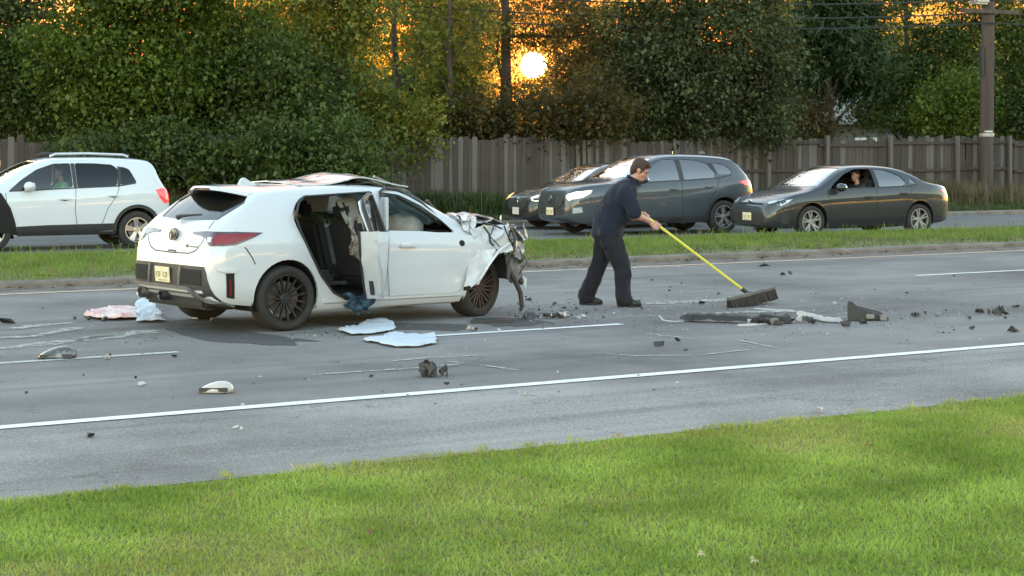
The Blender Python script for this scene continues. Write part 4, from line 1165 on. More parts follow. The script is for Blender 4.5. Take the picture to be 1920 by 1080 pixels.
sedan, bv = make_car('dark_sedan', SED, PAINT_SED, 'dark grey sedan with its driver window open, rightmost in the queue')
place_car(sedan, (8.36, 38.5), .97, .78, HEAD)
F4 = [(4.7, y, z) for y, z in [(-.60, .26), (-.66, .36), (-.50, .545), (.50, .545), (.66, .36), (.60, .26)]]
lay(sedan, bv, 'grille', M_TRIM, F4, .004, .01, .06, (-1, 0, 0))
lay(sedan, bv, 'grille_slit', M_GAP, [(4.7, -.45, .655), (4.7, -.45, .685), (4.7, 0, .70), (4.7, .45, .685), (4.7, .45, .655), (4.7, 0, .66)], .004, .01, .06, (-1, 0, 0))
for s in (1, -1):
    lay(sedan, bv, 'headlight', M_LENS, [(4.50, s * .52, .685), (4.36, s * .72, .70), (4.10, s * .84, .775), (4.22, s * .80, .70), (4.36, s * .745, .635), (4.48, s * .60, .625)], .006, .01, .04)
    lay(sedan, bv, 'bumper_blade', PAINT_SED, [(4.52, s * .62, .52), (4.45, s * .70, .34), (4.35, s * .77, .33), (4.38, s * .755, .37), (4.46, s * .68, .40)], .010, .02, .04)
    lay(sedan, bv, 'air_intake', M_TRIM, [(4.36, s * .765, .52), (4.22, s * .82, .48), (4.22, s * .82, .28), (4.36, s * .76, .30)], .004, .01, .04)
    lay(sedan, bv, 'tail_light', M_TAILLIT if s > 0 else M_TAIL, [(.05, s * .74, .82), (.07, s * .74, .93), (.20, s * .80, .965), (.34, s * .84, .94), (.24, s * .83, .86), (.12, s * .80, .81)], .006, .01, .04)
    lay(sedan, bv, 'side_skirt', M_TRIM, side_pts([(1.42, .185), (3.24, .175), (3.22, .225), (1.44, .24)], s), .010, .02, .08, (0, -s, 0))
    lay(sedan, bv, 'rear_bumper_insert', M_TRIM, [(.06, s * .77, .66), (.26, s * .845, .52), (.32, s * .855, .30), (.08, s * .76, .30)], .004, .01, .05)
plate(sedan, (4.645, 0, .42), 0, M_PLATE)
b = MB(); b.sphere((4.56, 0, .725), (.02, .065, .035), 12, 8); b.build('emblem', M_CHROME, sedan)
# --- grey crossover SUV
SUV = dict(L=4.54, r=.345, arch=.40, rim_r=.235, tw=.225, rim=(5, .036, 'twin', M_RIMGREY), axles=(.90, 3.60), floor=.45, cab=(.5, 3.2), seat_x=2.10, tumble=.37,
    top=[(0, .66), (.02, .92), (.06, 1.06), (.13, 1.16), (.34, 1.37), (.50, 1.52), (.64, 1.595), (.9, 1.635), (1.4, 1.665), (1.9, 1.675), (2.25, 1.655), (2.5, 1.60), (2.8, 1.47), (3.15, 1.27), (3.42, 1.14), (3.6, 1.11), (4.1, 1.06), (4.33, 1.01), (4.46, .94), (4.51, .83), (4.54, .62)],
    belt=[(0, .95), (.4, 1.16), (1.2, 1.13), (2, 1.08), (3.3, 1.01), (4.0, .96), (4.4, .84), (4.54, .6)],
    bot=[(0, .45), (.1, .36), (.5, .28), (1.5, .23), (3.2, .22), (4.2, .24), (4.45, .30), (4.54, .36)],
    plan=[(0, .54), (.03, .64), (.12, .74), (.35, .84), (.7, .90), (1.0, .915), (2.5, .915), (3.6, .915), (4.0, .905), (4.25, .86), (4.42, .79), (4.50, .70), (4.54, .60)],
    windows=[([(1.98, 1.125), (2.02, 1.555), (2.30, 1.545), (2.60, 1.44), (2.93, 1.24), (3.12, 1.07)], G_SIDE, (1, -1)), ([(1.12, 1.17), (1.10, 1.26), (1.26, 1.47), (1.5, 1.535), (1.90, 1.555), (1.88, 1.13)], G_SIDE, (1, -1)), ([(.66, 1.30), (.80, 1.42), (1.02, 1.47), (1.12, 1.475), (1.02, 1.24), (.74, 1.23)], G_SIDE, (1, -1))],
    shield=[(2.50, -.55), (2.54, 0), (2.50, .55), (3.22, .74), (3.34, .4), (3.37, 0), (3.34, -.4), (3.22, -.74)], shield_z=1.10,
    rear_glass=[(-.60, 1.18), (-.50, 1.44), (0, 1.47), (.50, 1.44), (.60, 1.18), (0, 1.16)], rear_x=.7,
    gaps=[([(3.2, 1.02), (3.18, .7), (3.12, .36)], (1, -1)), ([(1.94, 1.10), (1.96, .7), (1.92, .36)], (1, -1)), ([(1.02, 1.16), (1.10, .95), (1.26, .72), (1.34, .44), (1.4, .36)], (1, -1)), ([(1.4, .36), (3.12, .36)], (1, -1))],
    gaps_top=[[(3.35, -.78), (4.1, -.70), (4.35, -.55)], [(3.35, .78), (4.1, .70), (4.35, .55)]],
    mouldings=[[(.70, 1.22), (1.1, 1.155), (1.9, 1.115), (2.5, 1.095), (3.14, 1.06)]], pillars=[[(1.89, 1.13), (1.91, 1.55), (2.01, 1.55), (1.97, 1.125)], [(1.06, 1.25), (1.14, 1.47), (1.25, 1.47), (1.09, 1.25)]],
    handles=[(2.16, .93), (1.28, .97)], mirror=(2.95, 1.10, None))
PAINT_SUV = paint('paint_slate', (0.038, 0.048, 0.060), .3, .35)
SUV['mirror'] = (2.95, 1.10, mat('mirror_black', (0.03, 0.032, 0.036), .3, coat=.6))
suv, bv = make_car('grey_suv', SUV, PAINT_SUV, 'slate grey crossover SUV behind the man with the broom', 'suv')
place_car(suv, rd2(4.75, .35), .90, .80, HEAD)
lay(suv, bv, 'grille', M_TRIM, [(4.6, y, z) for y, z in [(-.50, .83), (-.46, .68), (-.34, .60), (0, .575), (.34, .60), (.46, .68), (.50, .83), (0, .87)]], .006, .02, .06, (-1, 0, 0))
lay(suv, bv, 'grille_surround', M_ALLOYD, [(4.6, y, z) for y, z in [(-.53, .74), (-.47, .63), (-.34, .565), (0, .54), (.34, .565), (.47, .63), (.53, .74), (.49, .67), (.35, .598), (0, .572), (-.35, .598), (-.49, .67)]], .020, .03, .06, (-1, 0, 0))
b = MB()
for k in range(28):
    a0, a1 = 2 * math.pi * k / 28, 2 * math.pi * (k + 1) / 28
    b.bar((4.585, .085 * math.cos(a0), .735 + .068 * math.sin(a0)), (4.585, .085 * math.cos(a1), .735 + .068 * math.sin(a1)), .014, .014, (1, 0, 0))
for s in (1, -1):
    b.bar((4.585, s * .083, .745), (4.585, s * .035, .755), .013, .013, (1, 0, 0)); b.bar((4.585, s * .035, .755), (4.585, 0, .722), .013, .013, (1, 0, 0))
b.build('emblem', M_CHROME, suv)
lay(suv, bv, 'lower_intake', M_TRIM, [(4.6, y, z) for y, z in [(-.52, .46), (-.48, .54), (.48, .54), (.52, .46), (.46, .42), (-.46, .42)]], .004, .01, .06, (-1, 0, 0))
for s in (1, -1):
    lay(suv, bv, 'headlight', M_LENSLIT if s > 0 else M_LENS, [(4.47, s * .54, .80), (4.36, s * .70, .87), (4.05, s * .86, .93), (4.10, s * .85, .86), (4.28, s * .80, .78), (4.44, s * .63, .71)], .006, .01, .04)
    lay(suv, bv, 'fog_lamp', M_LENS, [(4.40, s * .70, .58), (4.28, s * .79, .60), (4.26, s * .80, .49), (4.40, s * .69, .47)], .006, .01, .04)
    lay(suv, bv, 'tail_light', M_TAILLIT if s > 0 else M_TAIL, [(.06, s * .70, 1.04), (.12, s * .78, 1.13), (.34, s * .875, 1.12), (.52, s * .905, 1.08), (.36, s * .895, 1.02), (.12, s * .82, .97)], .006, .01, .04)
    lay(suv, bv, 'side_cladding', M_TRIM, side_pts([(1.32, .24), (3.20, .23), (3.16, .35), (1.36, .37)], s), .008, .02, .08, (0, -s, 0))
    for ax in SUV['axles']:
        ring = [(ax + .40 * math.cos(a), .36 + .40 * math.sin(a)) for a in np.linspace(-.35, math.pi + .35, 22)] + [(ax + .455 * math.cos(a), .36 + .455 * math.sin(a)) for a in np.linspace(math.pi + .3, -.3, 22)]
        g = MB(); vs, fs = ribbon(bv, [(ax + .43 * math.cos(a), s * .95, .36 + .43 * math.sin(a)) for a in np.linspace(-.2, math.pi + .2, 24)], .055, .008, (0, -s, 0)); g.add(vs, fs); link('arch_cladding', g.mesh('arch_cladding'), suv, M_TRIM)
plate(suv, (4.575, -.02, .49), 0, M_PLATE)
b = MB(); b.sphere((.9, 0, 1.67), (.09, .03, .05), 10, 8); b.build('roof_antenna', PAINT_SUV, suv)
# --- white compact SUV at the left edge, its front wing torn away
TRX = dict(L=4.25, r=.335, arch=.385, rim_r=.215, tw=.215, rim=(5, .105, 'wide', M_ALLOY), axles=(.66, 3.215), floor=.45, cab=(.45, 3.0), seat_x=1.95, tumble=.40,
    top=[(0, .68), (.02, .90), (.05, 1.02), (.12, 1.12), (.24, 1.34), (.30, 1.50), (.40, 1.58), (.7, 1.615), (1.4, 1.64), (2.05, 1.63), (2.35, 1.58), (2.65, 1.46), (2.95, 1.28), (3.22, 1.13), (3.4, 1.09), (3.8, 1.02), (4.05, .93), (4.18, .82), (4.25, .62)],
    belt=[(0, .95), (.4, 1.15), (1.2, 1.10), (2, 1.06), (3.1, 1.0), (3.8, .93), (4.1, .80), (4.25, .6)],
    bot=[(0, .42), (.1, .34), (.5, .28), (1.5, .25), (3.0, .25), (4.0, .26), (4.25, .34)],
    plan=[(0, .60), (.03, .70), (.12, .80), (.35, .86), (.8, .885), (2.5, .885), (3.3, .885), (3.7, .86), (3.95, .79), (4.12, .69), (4.21, .58), (4.25, .47)],
    windows=[([(1.80, 1.11), (1.82, 1.53), (2.12, 1.52), (2.42, 1.42), (2.70, 1.24), (2.92, 1.06), (2.5, 1.07)], G_CLEAR, (1, -1)), ([(1.02, 1.13), (.98, 1.42), (1.08, 1.50), (1.4, 1.525), (1.74, 1.53), (1.73, 1.10)], G_TINT, (1, -1)), ([(.66, 1.18), (.78, 1.42), (.93, 1.47), (.96, 1.14)], G_TINT, (1, -1))],
    shield=[(2.34, -.52), (2.38, 0), (2.34, .52), (3.02, .70), (3.12, .4), (3.15, 0), (3.12, -.4), (3.02, -.70)], shield_z=1.08,
    rear_glass=[(-.60, 1.14), (-.50, 1.44), (0, 1.47), (.50, 1.44), (.60, 1.14), (0, 1.12)], rear_x=.5,
    gaps=[([(2.98, 1.02), (2.96, .7), (2.86, .42)], (1, -1)), ([(1.76, 1.08), (1.78, .7), (1.74, .42)], (1, -1)), ([(.98, 1.12), (1.04, .95), (1.20, .72), (1.28, .5), (1.32, .42)], (1, -1))],
    mouldings=[[(.68, 1.17), (1.0, 1.12), (1.75, 1.095), (2.5, 1.06), (2.92, 1.05)]], pillars=[[(1.735, 1.10), (1.745, 1.525), (1.815, 1.525), (1.795, 1.11)], [(.955, 1.14), (.93, 1.46), (.985, 1.47), (1.015, 1.13)]],
    handles=[(1.96, .90), (1.10, .95)], mirror=(2.72, 1.09, None))
PAINT_W = paint('paint_white', (0.54, 0.585, 0.63), .35, 0, .12, (.45, .45, .44))
TRX['mirror'] = (2.60, 1.09, PAINT_W)
trax, bv = make_car('white_suv', TRX, PAINT_W, 'white compact SUV at the left edge with its front wing torn off', 'suv')
place_car(trax, rd2(-7.86, .12), .66, .77, HEAD)
for s in (1, -1):
    lay(trax, bv, 'sill_cladding', M_TRIM, side_pts([(1.10, .27), (2.78, .27), (2.80, .43), (2.2, .45), (1.08, .46)], s), .010, .02, .08, (0, -s, 0))
    for ax in TRX['axles'][:1]:
        g = MB(); g.add(*ribbon(bv, [(ax + .41 * math.cos(a), s * .95, .35 + .41 * math.sin(a)) for a in np.linspace(-.2, math.pi + .2, 24)], .06, .008, (0, -s, 0))); link('arch_cladding', g.mesh('arch_cladding'), trax, M_TRIM)
    lay(trax, bv, 'tail_light', M_TAILLIT, [(.04, s * .68, .98), (.10, s * .76, 1.08), (.22, s * .83, 1.075), (.33, s * .86, 1.05), (.24, s * .85, .90), (.14, s * .82, .80), (.05, s * .73, .82)], .010, .015, .04)
    lay(trax, bv, 'rear_reflector', M_TRIM, [(.06, s * .77, .56), (.24, s * .84, .52), (.30, s * .85, .34), (.08, s * .76, .36)], .004, .01, .05)
    b = MB(); b.tube([(.75, s * .56, 1.64), (.85, s * .56, 1.675), (1.5, s * .56, 1.70), (2.05, s * .55, 1.69), (2.15, s * .55, 1.655)], .022, 8); b.build('roof_rail', M_ALLOY if s > 0 else M_TRIM, trax, sm=60)
    b = MB(); b.sphere((3.2, s * .82, .8), (.0, .0, .0)) if False else None
# torn wing: bare black liner, strut and a hanging white shred on the near side
WH = lambda x, z: (x, .95, z)
lay(trax, bv, 'exposed_liner', M_WELL, side_pts([(2.78, .29), (2.82, .5), (2.90, .75), (3.06, 1.02), (3.5, .98), (3.9, .88), (4.0, .5), (3.95, .36), (3.7, .40)], 1), .012, .02, .07, (0, -1, 0))
b = MB(); b.tube([(3.36, .86, .98), (3.30, .88, .80), (3.33, .90, .62)], .045, 8); b.tube([(3.1, .90, .62), (3.25, .92, .58), (3.4, .91, .60)], .03, 6); b.build('bent_strut', M_STEEL, trax, sm=60)
b = MB(); b.add([(3.40, .93, .95), (3.30, .95, .78), (3.34, .97, .66), (3.46, .96, .60), (3.60, .94, .75), (3.55, .92, .95)], [(0, 1, 2, 3, 4, 5)]); b.build('wing_shred', PAINT_W, trax)
# --- black car half hidden behind the grey SUV
BLK = dict(SED); BLK['handles'] = SED['handles']
PAINT_B = paint('paint_black', (0.006, 0.006, 0.006), .25, .1)
BLK['mirror'] = (3.05, .96, PAINT_B); BLK['rim'] = (5, .08, 'wide', M_ALLOYD)
BLK['windows'] = [(w[0], G_SIDE, (1, -1)) for w in SED['windows']]
black, bv = make_car('black_car', BLK, PAINT_B, 'black car in the far lane half hidden behind the grey SUV')
pf = on_t2(968, 4.0)
place_car(black, pf, 4.63, 0.0, HEAD)
lay(black, bv, 'grille', M_TRIM, [(4.7, y, z) for y, z in [(-.42, .66), (-.45, .52), (-.30, .42), (.30, .42), (.45, .52), (.42, .66)]], .006, .01, .06, (-1, 0, 0))
for s in (1, -1):
    lay(black, bv, 'headlight', M_LENSLIT if s > 0 else M_AMBER, [(4.52, s * .48, .70), (4.40, s * .68, .73), (4.16, s * .83, .76), (4.22, s * .80, .68), (4.36, s * .745, .60), (4.48, s * .60, .585)], .006, .012, .04)
b = MB(); b.sphere((4.615, 0, .60), (.012, .06, .045), 10, 8); b.bar((4.60, 0, .70), (4.60, 0, .66), .05, .05); b.build('emblem', M_CHROME, black)
plate(black, (4.645, 0, .40), 0, M_PLATEW, pr=False)
# ------------------------------------------------------------------ the wrecked white hatchback
from mathutils import noise as mnoise
M_WP = paint('paint_wreck_white', (0.53, 0.565, 0.60), .32, 0, .06, (.5, .48, .44))
M_WPD = paint('paint_wreck_dirty', (0.66, 0.66, 0.66), .4, 0, .5, (.38, .35, .33))
M_BARE = mat('torn_bare_metal', (0.42, 0.42, 0.43), .35, .85, noise=(6, (0.16, 0.15, 0.15), .4, .7))
M_GREYP = mat('grey_plastic', (0.085, 0.085, 0.09), .6, noise=(7, (0.13, 0.13, 0.13), .4, .7))
M_DARKP = mat('charcoal_plastic', (0.03, 0.028, 0.03), .6, noise=(7, (0.05, 0.045, 0.045), .4, .7))
M_PRIMER = mat('primer_dark', (0.02, 0.02, 0.022), .8)
M_AIRBAG = mat('airbag_cloth', (0.36, 0.37, 0.36), .95, noise=(5, (0.25, 0.26, 0.25), .4, .7), bump=(20, .5))
HAT = dict(L=3.70, tumble=.45,
    top=[(0, .58), (.015, .72), (.04, .80), (.06, .90), (.11, 1.02), (.18, 1.09), (.36, 1.23), (.54, 1.355), (.64, 1.405), (.8, 1.43), (1.3, 1.455), (1.8, 1.46), (2.15, 1.44), (2.38, 1.40), (2.6, 1.31), (2.9, 1.15), (3.15, 1.01), (3.3, .97), (3.55, .92), (3.65, .86), (3.70, .78)],
    belt=[(0, .82), (.3, 1.0), (1, 1.02), (2, .965), (3.1, .90), (3.7, .74)],
    bot=[(0, .40), (.08, .32), (.4, .26), (1.3, .175), (3.2, .17), (3.7, .26)],
    plan=[(0, .68), (.02, .76), (.07, .83), (.2, .89), (.45, .92), (.85, .93), (1.3, .905), (2.6, .90), (3.2, .92), (3.55, .87), (3.70, .72)])
wreck = empty('wrecked_hatchback'); tag(wreck, 'white hatchback with crushed front end and rear door hanging open', 'car')
WR, WARCH, WAX = .325, .372, (.83, 3.28)
me0 = loft_mesh(HAT); bw = bvh_of(me0)
DOORWAY = [(.925, 1.15), (1.02, 1.28), (1.12, 1.335), (1.95, 1.365), (1.97, .30), (1.52, .295), (1.37, .37), (1.22, .53), (1.09, .76), (.97, .99)]
FWIN = [(2.07, .945), (2.09, 1.36), (2.33, 1.33), (2.58, 1.21), (2.78, 1.06), (2.93, .92)]
RWIN_L = [(1.05, 1.05), (1.0, 1.18), (1.14, 1.30), (1.95, 1.36), (1.95, 1.0)]
cut = MB()
cut.prism(rnd_poly(DOORWAY, .05), -1.4, -.45, 'y')
cut.prism(rnd_poly(FWIN, .04), -1.4, -.45, 'y'); cut.prism(rnd_poly(FWIN, .04), .45, 1.4, 'y'); cut.prism(rnd_poly(RWIN_L, .04), .45, 1.4, 'y')
cut.prism([(2.40, -.50), (2.44, 0), (2.40, .50), (3.02, .68), (3.12, .4), (3.15, 0), (3.12, -.4), (3.02, -.68)], .99, 2.2, 'z')
cut.prism([(1.62, -.50), (2.36, -.46), (2.36, .46), (1.62, .50)], 1.405, 2.2, 'z')
RG = [(-.60, 1.11), (-.69, 1.27), (-.55, 1.372), (0, 1.385), (.55, 1.372), (.69, 1.27), (.60, 1.11), (0, 1.09)]
cut.prism(RG, -.3, 1.0, 'x')
for s in (-1, 1):
    cut.prism([(WAX[0] + WARCH * math.cos(a), WR + .015 + WARCH * math.sin(a)) for a in np.linspace(0, 2 * math.pi, 37)[:-1]], s * .42, s * 1.5, 'y')
FT = [(2.98, .05), (3.02, .33), (3.10, .46), (3.18, .62), (3.36, .76), (3.52, .80), (3.60, .95), (3.9, 1.1), (3.9, .05)]
cut.prism(FT, -1.5, -.3, 'y'); cut.prism(FT, .3, 1.5, 'y')
link('body', cut_shell(me0.copy(), cut, .03), wreck, M_WP)
for ax in WAX[:1]:
    for s in (-1, 1):
        b = MB(); n = 20; vs = []
        for y in (s * .87, s * .44):
            for k in range(n + 1):
                a = -.35 + (math.pi + .7) * k / n; vs.append((ax + .385 * math.cos(a), y, WR + .015 + .385 * math.sin(a)))
        b.add(vs, [(k, k + 1, n + 2 + k, n + 1 + k) for k in range(n)]); b.add(vs[n + 1:], [tuple(range(n + 1))]); b.build('wheel_well', M_WELL, wreck)
RIM15 = (15, .020, 'single', M_RIMBLK)
for s in (-1, 1): wheel(wreck, WAX[0], s * .80, WR, .238, .245, RIM15)
wheel(wreck, WAX[1] + .02, -.70, WR, .238, .235, (10, .022, 'vee', M_RIMBRZ), R(15), R(4), .318)
wheel(wreck, WAX[1] + .05, .80, WR, .238, .235, (10, .022, 'vee', M_RIMBRZ), R(-6))
link('rear_window', patch(bw, [(-.1, y, z) for y, z in RG], -.012, ray=(1, 0, 0)), wreck, glass_mat('glass_wreck_rear', (.05, .05, .055), 1.0, .10))
for pl, s in ((FWIN, 1), (RWIN_L, 1)): link('window', patch(bw, side_pts(rnd_poly(pl, .04), s), -.01, ray=(0, -s, 0)), wreck, G_CLEAR)
# roof spoiler, shark-fin antenna, wiper, emblem, lettering, handle notch
b = MB()
pr = [(.36, 1.402), (.40, 1.435), (.62, 1.448), (.80, 1.446), (.80, 1.415), (.60, 1.39), (.42, 1.382)]
nn_ = 12; vs = []
for i in range(nn_ + 1):
    y = -.60 + 1.2 * i / nn_; k = (abs(y) / .60) ** 2.5
    for x, z in pr: vs.append((x + .20 * k * (.85 - x) / .5, y, z - .055 * k - .008 * (y / .6) ** 2))
m_ = len(pr)
b.add(vs, [(i * m_ + k, i * m_ + (k + 1) % m_, (i + 1) * m_ + (k + 1) % m_, (i + 1) * m_ + k) for i in range(nn_) for k in range(m_)] + [tuple(range(m_)), tuple(nn_ * m_ + k for k in range(m_ - 1, -1, -1))])
spo = b.build('roof_spoiler', M_WP, wreck, sm=35)
b = MB(); b.box((.372, 0, 1.405), (.02, .30, .022)); b.build('brake_lamp', M_TAILDK, spo)
b = MB(); b.prism([(.78, 1.43), (.82, 1.50), (.86, 1.515), (.92, 1.48), (1.04, 1.43)], -.02, .02, 'y'); b.build('antenna_fin', M_WP, wreck, bevel=.008)
b = MB(); b.bar((1.25, .10, 1.478), (1.75, .05, 1.488), .022, .014); b.build('roof_trim_strip', M_TRIM, wreck)
b = MB(); b.tube([(.15, .10, 1.115), (.17, .05, 1.135), (.20, -.16, 1.15), (.21, -.30, 1.155)], [.03, .018, .012, .008], 6); b.build('rear_wiper', M_TRIM, wreck, sm=60)
def oval_ring(b, c, ry, rz, w, x):
    for k in range(24):
        a0, a1 = 2 * math.pi * k / 24, 2 * math.pi * (k + 1) / 24
        b.bar((x(c[1] + rz * math.sin(a0)), c[0] + ry * math.cos(a0), c[1] + rz * math.sin(a0)), (x(c[1] + rz * math.sin(a1)), c[0] + ry * math.cos(a1), c[1] + rz * math.sin(a1)), w, w, (1, 0, 0))
tx = lambda z: .038 + (z - .85) * .30 - .012
b = MB(); b.sphere((tx(.955) + .004, 0, .955), (.012, .078, .058), 18, 10); em = b.build('emblem', mat('emblem_smoke', (.10, .10, .105), .25, .8), wreck, sm=60)
b = MB(); oval_ring(b, (0, .955), .078, .056, .010, lambda z: tx(z) - .008); oval_ring(b, (0, .955), .030, .054, .008, lambda z: tx(z) - .010); oval_ring(b, (0, .975), .052, .026, .008, lambda z: tx(z) - .011); b.build('emblem_rings', M_ALLOYD, em)
lay(wreck, bw, 'badge', M_TRIM, [(-.1, -.27, .835), (-.1, -.32, .835), (-.1, -.32, .862), (-.1, -.27, .862)], .004, .006, .02, (1, 0, 0))
for i in range(7):
    lay(wreck, bw, 'badge_letter', M_ALLOYD, [(-.1, -.345 - i * .026, .838), (-.1, -.363 - i * .026, .838), (-.1, -.363 - i * .026, .852), (-.1, -.345 - i * .026, .852)], .003, .005, .02, (1, 0, 0))
lay(wreck, bw, 'hatch_latch', M_TRIM, [(-.1, .09, .782), (-.1, -.09, .782), (-.1, -.075, .80), (-.1, .075, .80)], .004, .006, .04, (1, 0, 0))
def wgap(line, ray):
    g = MB(); g.add(*ribbon(bw, line, .011, .002, ray)); link('panel_gap', g.mesh('panel_gap'), wreck, M_GAP)
wgap([(-.1, y, z) for y, z in [(.56, 1.10), (.60, .98), (.58, .90), (.48, .81), (.36, .778), (0, .772), (-.36, .778), (-.48, .81), (-.58, .90), (-.60, .98), (-.56, 1.10)]], (1, 0, 0))
for s in (1, -1):
    wgap([(.26, s * .95, .90), (.36, s * .95, .84), (.43, s * .95, .74), (.46, s * .95, .68)], (0, -s, 0))
M_TAILRED = mat('tail_lamp_deep_red', (0.20, 0.004, 0.009), 0.3, coat=0.25)
# tail lamps, lower bumper, diffuser, reflectors, plate, exhausts
for s in (1, -1):
    tl = lay(wreck, bw, 'tail_light', M_TAILDK, [(-.1, s * y, z) for y, z in [(.34, .985), (.58, 1.0), (.862, 1.0), (.862, .868), (.73, .862), (.66, .905), (.64, .93), (.52, .955), (.36, .965)]], .008, .014, .025, (1, 0, 0))
    lay(wreck, bw, 'tail_light_side', M_TAILDK, side_pts([(.115, 1.0), (.30, .998), (.56, .985), (.42, .93), (.26, .875), (.115, .864)], s), .008, .014, .025, (0, -s, 0), tl)
    lay(wreck, bw, 'red_lens', M_TAILRED, [(-.1, s * y, z) for y, z in [(.75, .935), (.80, .972), (.855, .975), (.855, .885), (.77, .88)]], .013, .006, .02, (1, 0, 0), tl)
    lay(wreck, bw, 'red_lens', M_TAILRED, side_pts([(.122, .975), (.50, .978), (.38, .93), (.24, .888), (.122, .882)], s), .013, .006, .025, (0, -s, 0), tl)
    lay(wreck, bw, 'clear_lens', M_LENS, [(-.1, s * y, z) for y, z in [(.665, .945), (.735, .945), (.745, .90), (.69, .895)]], .013, .006, .025, (1, 0, 0), tl)
    lay(wreck, bw, 'bumper_vent', M_GAP, [(.16, s * .87, .60), (.24, s * .895, .60), (.25, s * .90, .34), (.17, s * .875, .36)], .004, .01, .03)
    lay(wreck, bw, 'reflector', M_TAILRED, [(.192, s * .88, .54), (.208, s * .89, .54), (.216, s * .895, .38), (.200, s * .88, .38)], .012, .01, .03)
    lay(wreck, bw, 'vent_lip', M_WP, [(.08, s * .84, .64), (.26, s * .905, .635), (.26, s * .905, .60), (.12, s * .86, .615)], .016, .02, .03)
lay(wreck, bw, 'bumper_panel', M_DARKP, [(-.1, y, z) for y, z in [(.72, .66), (-.70, .66), (-.74, .60), (-.80, .40), (-.82, .30), (-.6, .30), (-.5, .38), (.5, .38), (.6, .30), (.80, .30), (.78, .40), (.76, .60)]], .006, .012, .06, (1, 0, 0))
lay(wreck, bw, 'bumper_bar', M_GREYP, [(-.1, y, z) for y, z in [(.76, .455), (-.44, .455), (-.56, .41), (-.66, .33), (-.82, .325), (-.82, .285), (-.63, .285), (-.52, .37), (-.42, .42), (.76, .42)]], .030, .03, .06, (1, 0, 0))
for y in (.40, -.24): lay(wreck, bw, 'bumper_rib', M_GREYP, [(-.1, y + .02, .645), (-.1, y - .03, .645), (-.1, y - .01, .46), (-.1, y + .02, .46)], .022, .02, .05, (1, 0, 0))
for a, c in ((.74, .46), (-.28, -.66)): lay(wreck, bw, 'bumper_grille', M_GAP, [(-.1, a, .625), (-.1, c, .625), (-.1, c - .02, .475), (-.1, a - .0, .475)], .012, .01, .05, (1, 0, 0))
plate(wreck, (-.022, .10, .55), math.pi, M_PLATE, tilt=R(4))
b = MB(); b.box((.30, 0, .30), (.50, 1.25, .14)); b.build('diffuser', M_PRIMER, wreck, bevel=.03)
for y, r_ in ((.56, .052), (.10, .048), (-.0, .03)):
    if r_ < .04: continue
    b = MB(); b.lathe([(r_ * .82, -.02), (r_, -.03), (r_, .22), (r_ * .8, .22), (r_ * .8, -.02)], 20, 'x', (-.02, y, .335)); b.build('exhaust_tip', M_BARE if r_ > .05 else M_ALLOYD, wreck, sm=50)
b = MB(); b.tube([(.25, .3, .27), (.6, .1, .24), (1.4, .05, .22)], .04, 8); b.box((.55, -.35, .30), (.5, .5, .16)); b.box((.83, 0, .31), (.12, 1.4, .08)); b.build('underbody', M_PRIMER, wreck)
b = MB(); b.box((1.9, 0, .26), (2.6, 1.5, .06)); b.box((.75, 0, .62), (.9, 1.25, .25)); b.build('cabin_floor', M_INT, wreck)
lay(wreck, bw, 'side_skirt', M_WP, side_pts([(1.24, .185), (3.02, .175), (3.05, .30), (2.9, .285), (1.42, .285), (1.28, .31)], -1), .016, .03, .08, (0, 1, 0))
lay(wreck, bw, 'side_skirt', M_WP, side_pts([(1.24, .185), (3.02, .175), (3.0, .285), (1.42, .285)], 1), .016, .03, .08, (0, -1, 0))
# seats, dash, airbags, cloth
seat(wreck, 2.12, .37, .40); seat(wreck, 2.12, -.37, .40); seat(wreck, 1.22, 0, .42, None, 1.25, False)
b = MB(); b.box((1.02, 0, .86), (.16, 1.2, .60), Matrix.Rotation(R(-20), 3, 'Y')); b.build('rear_backrest', M_SEAT, wreck, bevel=.05, sm=40)
b = MB(); b.box((2.98, 0, .80), (.40, 1.34, .26)); b.build('dashboard', M_INT, wreck, bevel=.05, sm=40)
def crumple(name, f, nu, nv, amp, seed, m, parent=None, thick=.006, sm=24):
    """buckled sheet: f(u, v) gives the base surface; coarse random folds displace it"""
    rng = random.Random(seed); vs = []; nu, nv = int(nu * 1.7), int(nv * 1.7)
    for i in range(nu + 1):
        for k in range(nv + 1):
            p = Vector(f(i / nu, k / nv))
            n_ = mnoise.noise_vector(p * 5.0 + Vector((seed * 3.1, 0, 0))) * amp + mnoise.noise_vector(p * 13.0 + Vector((0, seed * 1.7, 0))) * amp * .5 + mnoise.noise_vector(p * 30.0) * amp * .18
            vs.append(p + n_ + Vector((rng.uniform(-1, 1), rng.uniform(-1, 1), rng.uniform(-1, 1))) * amp * .12)
    w = nv + 1
    fs = [(i * w + k, (i + 1) * w + k, (i + 1) * w + k + 1, i * w + k + 1) for i in range(nu) for k in range(nv)]
    me = bpy.data.meshes.new(name); me.from_pydata(vs, [], fs); me.update()
    bm = bmesh.new(); bm.from_mesh(me)
    bmesh.ops.triangulate(bm, faces=bm.faces)
    thicken(bm, thick)
    bm.to_mesh(me); bm.free()
    if sm is not None: smooth(me, sm)
    return link(name, me, parent, m)
def quad(a, b, c, d):
    a, b, c, d = map(Vector, (a, b, c, d))
    return lambda u, v: a * (1 - u) * (1 - v) + b * u * (1 - v) + c * u * v + d * (1 - u) * v
b = MB()
for c, r_ in (((2.66, -.30, .95), (.20, .24, .16)), ((2.70, -.1, .93), (.18, .25, .16)), ((2.58, .40, .95), (.17, .22, .19))):
    b.sphere(c, r_, 14, 10)
ab = b.build('airbag', M_AIRBAG, wreck, sm=60)
for v in ab.data.vertices: v.co += mnoise.noise_vector(v.co * 9) * .035
